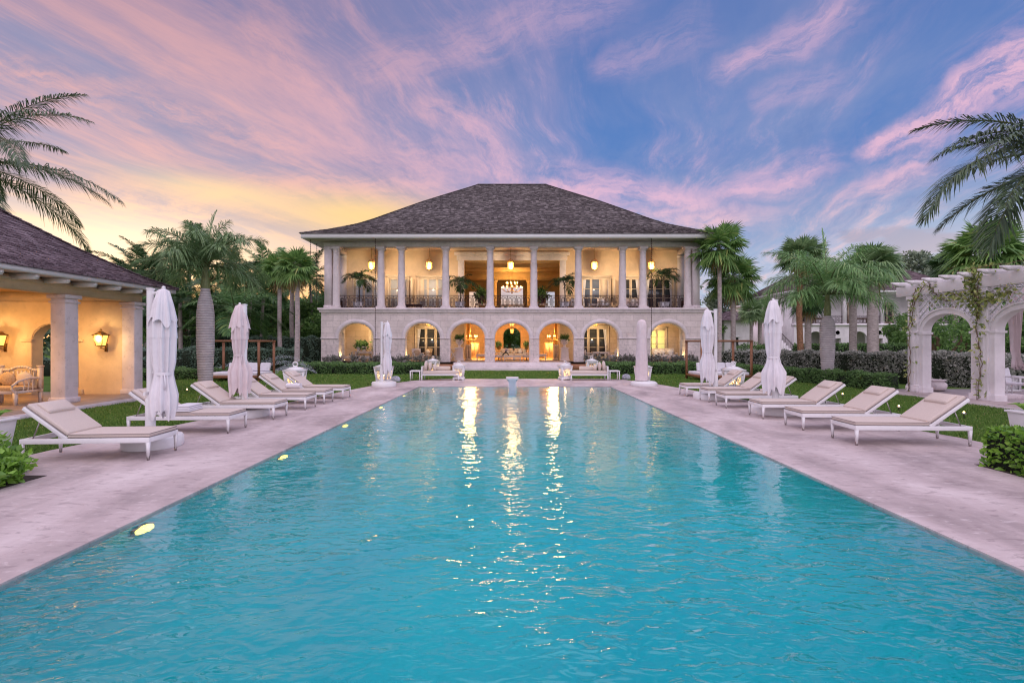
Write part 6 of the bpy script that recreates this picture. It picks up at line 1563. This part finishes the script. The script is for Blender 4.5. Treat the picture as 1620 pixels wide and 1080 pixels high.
for i, (px_, Y, py_, nm) in enumerate(spots):
    p, used = (CP, u1) if i % 2 == 0 else (CP2, u2); hh = zz(py_, Y); base_h = 9.0 if i % 2 == 0 else 7.2
    s = max(.75, min(1.2, hh/base_h)); put(p, used, (at(px_, Y), Y, hh-base_h*s-.0), i*1.3, 'dark coconut palm of the left grove, '+nm, (1.05, 1.05, s), 'coconut palms of the left grove')
    if i % 2 == 0: u1 = True
    else: u2 = True

# ------------------------------------------------------------------ broad trees
TA = tree_mesh('broad_tree', 8.5, 4.2, 9000, .34, M['jungle'], 1); TB = tree_mesh('broad_tree', 7.0, 3.8, 8000, .32, M['tree'], 2, nb=14); TC = tree_mesh('broad_tree', 10.0, 4.0, 9500, .36, M['treegrey'], 3, nb=18)
used = {}
def plant(p, x, y, s, rz, label, grp):
    o = put(p, used.get(p.name, False), (x, y, -.05), rz, label, s, grp); used[p.name] = True
G = 'broad trees of the left grove'
for px_, Y, s, p, nm in ((180, 50, (1, 1, .95), TA, 'half hidden by the pavilion roof'), (245, 56, (1.1, 1.1, .95), TA, 'left of the bottle palm'), (300, 50, (1, 1, .85), TB, 'straight behind the bottle palm'), (360, 54, (1.1, 1.1, .9), TA, 'behind the left canopy bed'), (410, 58, (1.1, 1.1, .95), TA, 'left of the slim fan palms'), (450, 52, (.9, .9, .8), TB, 'behind the slim fan palms'), (488, 56, (1, 1, .95), TB, 'between the fan palms and the house'), (515, 64, (1, 1, 1), TA, 'at the left corner of the house'), (130, 60, (1.2, 1.2, 1.1), TA, 'far left behind the pavilion'), (330, 66, (1.3, 1.3, 1.0), TA, 'far back, right of the bottle palm'), (465, 70, (1.2, 1.2, 1.0), TA, 'far back by the house')):
    plant(p, at(px_, Y), Y, s, px_*.7, 'dense dark tree of the left grove, '+nm, G)
G = 'trees behind the house'
for px_, Y, s, p, nm in ((560, 72, 1.0, TA, 'seen through the left end of the balcony'), (770, 76, (1, 1, .9), TB, 'seen left through the great room'), (806, 70, (.9, .9, .85), TB, 'seen through the middle arch'), (845, 78, (1, 1, .9), TB, 'seen right through the great room'), (1075, 66, (1, 1, 1.05), TC, 'seen through the right end of the balcony'), (700, 80, 1.0, TA, 'hidden mostly by the left wing wall'), (920, 80, 1.0, TA, 'hidden mostly by the right wing wall')):
    plant(p, at(px_, Y), Y, s, px_*.7, 'green tree behind the house, '+nm, G)
G = 'trees of the right garden'
for px_, Y, s, p, nm in ((1112, 58, (.8, .8, .8), TB, 'at the right corner of the house'), (1150, 72, (1.1, 1.1, 1.2), TC, 'behind the pink cottage'), (1195, 80, (1.1, 1.1, 1.2), TB, 'left of the white villa roof'), (1440, 48, (.62, .62, .72), TB, 'in front of the villa by the first pergola pier'), (1465, 66, (1.2, 1.2, 1.42), TC, 'rising left above the pergola end'), (1520, 70, (1.2, 1.2, 1.40), TB, 'behind the pergola middle'), (1590, 60, (1.1, 1.1, 1.25), TC, 'behind the big fan palm'), (1660, 52, (1.2, 1.2, 1.1), TB, 'at the right picture edge'), (1400, 84, (1.2, 1.2, 1.3), TA, 'behind the white villa, right side'), (1300, 90, (1.2, 1.2, 1.3), TA, 'behind the white villa, left side'), (1560, 46, (.8, .8, .62), TA, 'low in the pergola arch'), (1606, 44, (.8, .8, .6), TB, 'seen through the nearest pergola arch')):
    plant(p, at(px_, Y), Y, s, px_*.7, 'leafy tree of the right garden, '+nm, G)
def gnarled(x, y):
    e = empty('gnarled_tree', (x, y, -.05)); tag(e, 'gnarled many stemmed tree seen through the far pergola arch', 'tree'); rr = random.Random(4); m = MB(); P = []
    for i in range(11):
        a = i*2.4; q = [(x+.3*math.cos(a), y+.3*math.sin(a), -.05)]; r_ = .5; z = .0
        for k_ in range(5): r_ += rr.uniform(.15, .5); z += rr.uniform(.4, .9); a += rr.uniform(-.5, .5); q.append((x+r_*math.cos(a), y+r_*math.sin(a), z))
        m.tube(q, [.22, .17, .14, .10, .07, .03], 7); P += q[3:]
    m.build('trunk', M['barkbrown'], e, smooth=70); rg = np.random.default_rng(4)
    Pt = blob_points(5200, [(p[0], p[1], p[2]+.4, .95, .95, .55) for p in P], rg, .3); V, Q = leaves_at(Pt, .20, rg, .5); m = MB(); m.addnp(V, Q); m.build('crown', M['tree'], e)
gnarled(at(1508, 33), 33)

# ------------------------------------------------------------------ hedges, bushes, wall plants
hedge('low_hedge', [(-14.2, 32.0), (-5.4, 32.0)], 2.4, .60, 15000, .12, M['hedge'], 'low dark hedge along the left half of the house front', seed=1)
hedge('low_hedge', [(5.6, 32.0), (12.2, 32.0)], 2.4, .60, 12000, .12, M['hedge'], 'low dark hedge along the right half of the house front', seed=2)
hedge('low_hedge', [(-21, 26.4), (-14.6, 27.6)], 1.3, .52, 8000, .11, M['hedge'], 'low green hedge behind the left canopy bed', seed=3)
hedge('low_hedge', [(12.9, 31.0), (13.6, 29.6), (16.3, 20.9)], 1.2, .62, 20000, .10, M['hedge'], 'low green border hedge running from the right canopy bed to the pergola', seed=4)
hedge('silver_hedge', [(14.2, 31.9), (15.5, 30.4), (21.3, 22.1)], 1.7, 1.46, 36000, .11, M['hedgegrey'], 'long clipped silver hedge behind the right loungers', seed=5, rough=.07)
hedge('silver_hedge', [(21.3, 22.1), (27, 24.5)], 1.5, 1.30, 10000, .12, M['hedgegrey'], 'silver hedge seen through the far pergola arch', seed=6, rough=.07)
hedge('back_hedge', [(-27, 41.5), (-14.95, 40.6)], 1.6, 2.38, 22000, .14, M['hedgeteal'], 'tall grey green hedge running to the left house wall', seed=7, rough=.1)
hedge('back_hedge', [(-31.5, 42.4), (-26.2, 41.9)], 1.5, 2.5, 9000, .15, M['hedge'], 'bright green clipped hedge between pavilion and bottle palm', seed=8)
hedge('grey_hedge', [(-25.5, 33.2), (-19.0, 36.0), (-16.0, 36.6)], 1.8, 1.5, 16000, .12, M['hedgeteal'], 'sloping grey hedge behind the left canopy bed', seed=9, rough=.12)
hedge('grey_hedge', [(-32, 29.5), (-21.5, 31)], 1.5, 1.0, 9000, .12, M['hedgeteal'], 'grey hedge between the pavilion and the bottle palm trunk', seed=10, rough=.12)
hedge('far_hedge', [(26, 44), (50, 44)], 1.5, 1.8, 12000, .2, M['hedge'], 'far clipped hedge behind the silver one at right', seed=11)
hedge('far_hedge', [(40, 34.5), (58, 33)], 1.2, 1.75, 9000, .18, M['hedge'], 'dark hedge across the lawn, seen through the nearest pergola arch', seed=12)
hedge('clipped_bush', [(8.72, 7.85), (8.72, 3.2)], 2.15, .64, 9500, .085, M['shrub'], 'clipped glossy green bush at the right picture edge', 'bush', 13, asp=.62, rough=.03)
def round_bush(x, y, r, n, leaf, lm, label, seed):
    rg = np.random.default_rng(seed); e = empty('round_bush', (x, y, -.05)); tag(e, label, 'bush')
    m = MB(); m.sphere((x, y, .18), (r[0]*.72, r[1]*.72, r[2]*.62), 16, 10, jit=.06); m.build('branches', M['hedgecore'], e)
    P = blob_points(n, [(x, y, .14, r[0], r[1], r[2])], rg, .80); P[:, 2] = np.abs(P[:, 2]); V, Q = leaves_at(P, leaf, rg, .62, .25, (P-np.array([x, y, 0]))); m = MB(); m.addnp(V, Q); m.build('foliage', lm, e)
round_bush(-7.84, 6.5, (.88, 1.0, .53), 4400, .10, M['shrub'], 'rounded glossy green bush at the left picture edge', 21)
m = MB(); m.box(-12, -7.0, 2.5, 7.28, -.05, .006); tag(m.build('left_planting_bed', M['soil']), kind='structure')
m = MB(); m.box(7.6, 12, 2.5, 7.95, -.05, .006); tag(m.build('right_planting_bed', M['soil']), kind='structure')
for px_, Y, r in ((1178, 48, (1.6, 1.2, 1.5)), (1200, 47, (1.5, 1.2, 1.6))):
    round_bush(at(px_, Y), Y, r, 2600, .17, M['hedge'], 'round clipped bush before the pink cottage, '+('left' if px_ < 1190 else 'right')+' of two', px_)
def wall_plant(seed):
    rg = np.random.default_rng(seed); e = empty('wall_plant'); P = []; m = MB()
    for i in range(7):
        a = rg.random()*6.28; q = [(0, 0, 0), (.1*math.cos(a), .1*math.sin(a), .25), (.24*math.cos(a), .2*math.sin(a), .45+.25*rg.random())]; m.tube(q, .01, 4)
        P += [np.array(q[1])*(1-t)+np.array(q[2])*t+rg.normal(size=3)*.05 for t in rg.random(26)]
    m.build('stem', M['barkbrown'], e); V, Q = leaves_at(np.array(P), .15, rg, .45, .4); m = MB(); m.addnp(V, Q); m.build('leaves', M['plantgrey'], e); return e
WP = [wall_plant(s) for s in (41, 42, 43)]; wu = [False]*3; lab = {}
xsL = [516, 524, 533, 560, 575, 588, 598, 612, 624, 634, 645, 660, 676, 690]; xsR = [930, 944, 958, 970, 983, 993, 1003, 1018, 1028, 1040, 1053, 1066, 1078, 1090, 1100]
def wall_where(px_):
    cs = [810.7+c*20.56 for c in ARCH_X]; nm = ['far left arch', 'second arch from left', 'third arch from left', 'middle arch', 'third arch from right', 'second arch from right', 'far right arch']
    i = min(range(7), key=lambda k_: abs(cs[k_]-px_)); d = px_-cs[i]
    return ('under the ' if abs(d) < 9 else ('just left of the ' if d < -27 else 'left in the ' if d < 0 else 'right in the ' if d < 27 else 'just right of the '))+nm[i]
cnt = {}
for i, px_ in enumerate(xsL+xsR):
    w = wall_where(px_); cnt[w] = cnt.get(w, 0)+1
    put(WP[i % 3], wu[i % 3], (at(px_, 36.7)+.05*(i % 2), 36.62+.1*(i % 3), .33), i*1.1, ('', 'small ', 'larger ', 'third ')[min(3, cnt[w])]+'grey leaved plant in the wall bed '+w, .9+.25*(i % 4)/3, 'grey plants along the house wall'); wu[i % 3] = True

def flared_planter(x, y, label):
    e = empty('flared_planter', (x, y, -.04)); tag(e, label, 'planter', 'white flared planters'); m = MB()
    m.taper((x, y, -.04), (.30, .30), (x, y, .60), (.44, .44)); m.taper((x, y, .60), (.50, .50), (x, y, .645), (.50, .50)); m.build('tub', M['whitepaint'], e, bevel=.01)
    m = MB(); rg = random.Random(int(y*10))
    for i in range(16): a = i*2.4; r_ = rg.uniform(.15, .32); m.tube([(x, y, .62), (x+r_*.6*math.cos(a), y+r_*.6*math.sin(a), .78), (x+r_*math.cos(a), y+r_*math.sin(a), .76)], [.016, .02, .002], 4)
    m.build('leaves', M['shrub'], e)
flared_planter(at(-12, 8.6), 8.6, 'white flared planter cut by the left picture edge, behind the round bush'); flared_planter(at(1628, 9.6), 9.6, 'white flared planter cut by the right picture edge, behind the clipped bush')
# ------------------------------------------------------------------ white villa and pink cottage in the right distance
def villa():
    Y = 60.0; X0, X1 = 35.0, 57.0; e = empty('white_villa', (46, Y, 0)); tag(e, 'white two storey villa with arches and iron balcony behind the right palms', 'house')
    ops = [(37.7, 1.0, 0, 2.4, 3.4), (40.4, .42, 0, 2.55, 2.55), (43.1, 1.0, 0, 2.4, 3.4), (45.6, .42, 0, 2.55, 2.55), (47.6, 1.0, 0, 2.4, 3.4), (50.4, .42, 0, 2.55, 2.55), (53.0, 1.0, 0, 2.4, 3.4)]
    m = MB(); m.archwall('x', X0, X1, -.05, 4.1, Y, Y+.4, ops); m.box(X0, X0+.4, Y+.4, Y+12, -.05, 8.2); m.box(X1-.4, X1, Y+.4, Y+12, -.05, 8.2); m.box(X0+.4, X1-.4, Y+2.6, Y+2.9, -.05, 8.2); m.build('wall', M['whitewall'], e)
    m = MB(); m.box(X0-.15, X1+.15, Y-.2, Y+.4, 4.1, 4.38); m.box(X0+.4, X1-.4, Y+.4, Y+2.6, 4.1, 4.37); m.build('cornice', M['whitewall'], e)
    for c in (40.4, 45.6, 50.4):
        m = MB(); m.lathe([(.001, 0), (.26, 0)], 16); m.v = [np.stack([v[:, 0]+c, v[:, 2]+Y-.012, v[:, 1]+3.25], 1) for v in m.v]; g = m.build('oculus', M['glassdark'], e)
        m = MB(); m.tube([(c+.30*math.cos(a), Y-.02, 3.25+.30*math.sin(a)) for a in np.linspace(0, 6.283, 17)], .05, 6, cap=False); m.build('frame', M['whitewall'], g)
    for a, b in ((35.4, 41.1), (41.5, 45.8), (46.2, 50.8), (51.2, 56.6)): railing(e, a, b, Y+.1, 4.38, 1.0, M['iron'], step=.45)
    for c in (35.2, 41.3, 46.0, 51.0, 56.8):
        m = MB(); m.box(c-.2, c+.2, Y-.05, Y+.35, 4.381, 8.2); m.build('column', M['whitewall'], e)
    for c in (38, 43.5, 48.5, 53.5): door_unit(e, c, Y+2.6, 4.38, 2.6, 2, .75, M['glassdark'])
    for c in (37.7, 43.1, 47.6, 53.0): door_unit(e, c, Y+2.6, 0, 2.5, 2, .7, M['glassdark'])
    m = MB(); m.box(X0-.8, X1+.8, Y-.9, Y-.8, 8.15, 8.45); m.box(X0-.8, X1+.8, Y-.8, Y+13, 8.20, 8.26); m.box(X0-.8, X0-.7, Y-.8, Y+13, 8.15, 8.449); m.build('fascia', M['whitepaint'], e)
    hip_roof(X0-.85, X1+.85, Y-.95, Y+13, 8.45, [(0, 0), (1.2, .5), (6.9, 4.2)], .34, .4, 9).build('roof', M['shingle_red'], e)
    m = MB(); n = 13
    for i in range(n): m.box(31.2+.32*i, 31.2+.32*(i+1), Y-.4, Y+1.2, -.05, 4.3-.33*i)
    m.build('stair', M['whitewall'], e); m = MB(); m.tube([(31.2, Y-.3, 5.3), (35.4, Y-.3, 1.0)], .04, 6)
    for i in range(n+1): m.tube([(31.2+.32*i, Y-.3, 4.3-.33*i), (31.2+.32*i, Y-.3, 5.3-.33*i)], .02, 4)
    m.build('stair_railing', M['iron'], e); m = MB(); m.box(29.0, 31.2, Y+.0, Y+5, -.05, 4.3); m.build('landing', M['canvas_warm'], e)
villa()
def cottage():
    x0, x1, Y = at(1146, 56), at(1188, 56), 56; e = empty('pink_cottage', ((x0+x1)/2, Y, 0)); tag(e, 'small pale pink cottage with shingled roof right of the house', 'cottage')
    zt = zz(507, Y); m = MB(); m.archwall('x', x0, x1, -.05, zt, Y, Y+.3, [(x0+1.2, .45, 1.5, 2.6, 2.6)]); m.box(x0, x0+.3, Y+.3, Y+5, -.05, zt); m.box(x1-.3, x1, Y+.3, Y+5, -.05, zt); m.build('wall', M['whitewall'], e)
    m = MB(); m.box(x0+.7, x0+1.7, Y+.12, Y+.15, 1.5, 2.6); w = m.build('window', M['glassdark'], e); m = MB(); m.box(x0+.65, x0+1.75, Y-.05, Y-.002, 2.62, 2.78); m.box(x0+.65, x0+1.75, Y-.05, Y-.002, 1.38, 1.49); m.build('sill', M['whitepaint'], w)
    hip_roof(x0-.6, x1+1.0, Y-.6, Y+5.5, zt, [(0, 0), (.8, .3), (2.3, 1.25)], .3, .35, 8).build('roof', M['shingle_red'], e)
    X0, X1 = at(1184, 61), at(1212, 61); e2 = empty('pink_wing', ((X0+X1)/2, 61, 0)); tag(e2, 'plain tall pink house wing between the cottage and the white villa', 'house'); m = MB(); m.box(X0, X1, 61, 66, -.05, zz(484, 61)); m.build('wall', M['canvas_warm'], e2); m = MB(); m.box(X0-.15, X1+.15, 60.85, 66.1, zz(484, 61), zz(481, 61)); m.build('parapet', M['whitewall'], e2)
cottage()
for c, nm in ((43.1, 'middle'), (47.6, 'right')): armchair(c+.2, 61.4, 0, .3, 'reddish chair inside the '+nm+' villa arch', 'terracotta', 'terracotta', 'chair')
for c, nm in ((39.0, 'left'), (43.9, 'right')): table(c, 61.2, 4.38, 1.6, .7, .75, 'balcony_table', 'brown table on the villa balcony, '+nm+' of two', 'barkbrown')

# ------------------------------------------------------------------ far woods, sprinklers, path lights
def woods():
    rg = np.random.default_rng(77); B = []
    for i in range(260):
        a = R(-80+160*i/259); d = 120+14*math.sin(i*1.7); h = 5.5+3*abs(math.sin(i*.9))+2*rg.random()
        B.append((d*math.sin(a), d*math.cos(a), h*.45, 3.2, 3.2, h*.55))
    P = blob_points(52000, B, rg, .6); P = P[P[:, 2] > -.3]; V, Q = leaves_at(P, .95, rg, .6); m = MB(); m.addnp(V, Q)
    tag(m.build('distant_woods', M['veg_far']), 'dark belt of distant woods along the horizon', 'woods', kind='stuff')
woods()
def sprinkler(x, y, dirs, label, seed):
    rg = np.random.default_rng(seed); V = []; 
    for (a, vel, e) in dirs:
        n = 900; t = rg.random(n)**.7*vel*math.sin(e)*2/9.8*1.0; h = vel*math.cos(e)*t; z = .12+vel*math.sin(e)*t-4.9*t*t; sp = .02+.05*h[:, None]*.35
        p = np.stack([x+h*math.cos(a), y+h*math.sin(a), z], 1)+rg.normal(size=(n, 3))*sp; V.append(p[p[:, 2] > 0])
    P = np.concatenate(V); r = .008+.007*rg.random(len(P)); k_ = len(P); o8 = np.array([[1, 0, 0], [0, 1, 0], [-1, 0, 0], [0, -1, 0], [0, 0, 1], [0, 0, -1]]); VV = (P[:, None]+o8[None]*r[:, None, None]).reshape(-1, 3)
    T = np.array([[0, 1, 4], [1, 2, 4], [2, 3, 4], [3, 0, 4], [1, 0, 5], [2, 1, 5], [3, 2, 5], [0, 3, 5]]); Q = (np.arange(k_)[:, None, None]*6+T[None]).reshape(-1, 3)
    m = MB(); m.addnp(VV, Q); tag(m.build('sprinkler_spray', M['spray'], origin=(x, y, 0)), label, 'water spray', kind='stuff')
sprinkler(at(502, 29.6), 29.6, [(R(172), 6.6, R(34)), (R(160), 7.2, R(38)), (R(180), 5.6, R(30))], 'thin arcs of sprinkler water over the left lawn', 3)
sprinkler(at(430, 30.5), 30.5, [(R(10), 5.5, R(36)), (R(178), 6.2, R(36))], 'sprinkler water fanning before the grey hedge', 4)
def path_light(x, y, label):
    e = empty('lawn_light', (x, y, -.03)); tag(e, label, 'lawn light', 'small lawn lights'); m = MB(); m.lathe([(.015, 0), (.015, .12), (.06, .13), (.05, .16)], 10, (x, y, -.03)); m.build('stake', M['metal'], e); m = MB(); m.sphere((x, y, .15), .022, 8, 6); m.build('bulb', M['bulb'], e)
path_light(at(309, 13.7), 13.7, 'tiny glowing lawn light behind the third left lounger'); path_light(at(313, 19.5)-.3, 19.3, 'tiny lawn light at the foot of the left bottle palm')
path_light(at(1333, 17.6), 17.6, 'tiny lawn light behind the third right lounger'); path_light(at(1422, 14.2), 14.2, 'tiny lawn light behind the second right lounger'); path_light(at(1525, 12.9), 12.9, 'tiny lawn light behind the nearest right lounger')
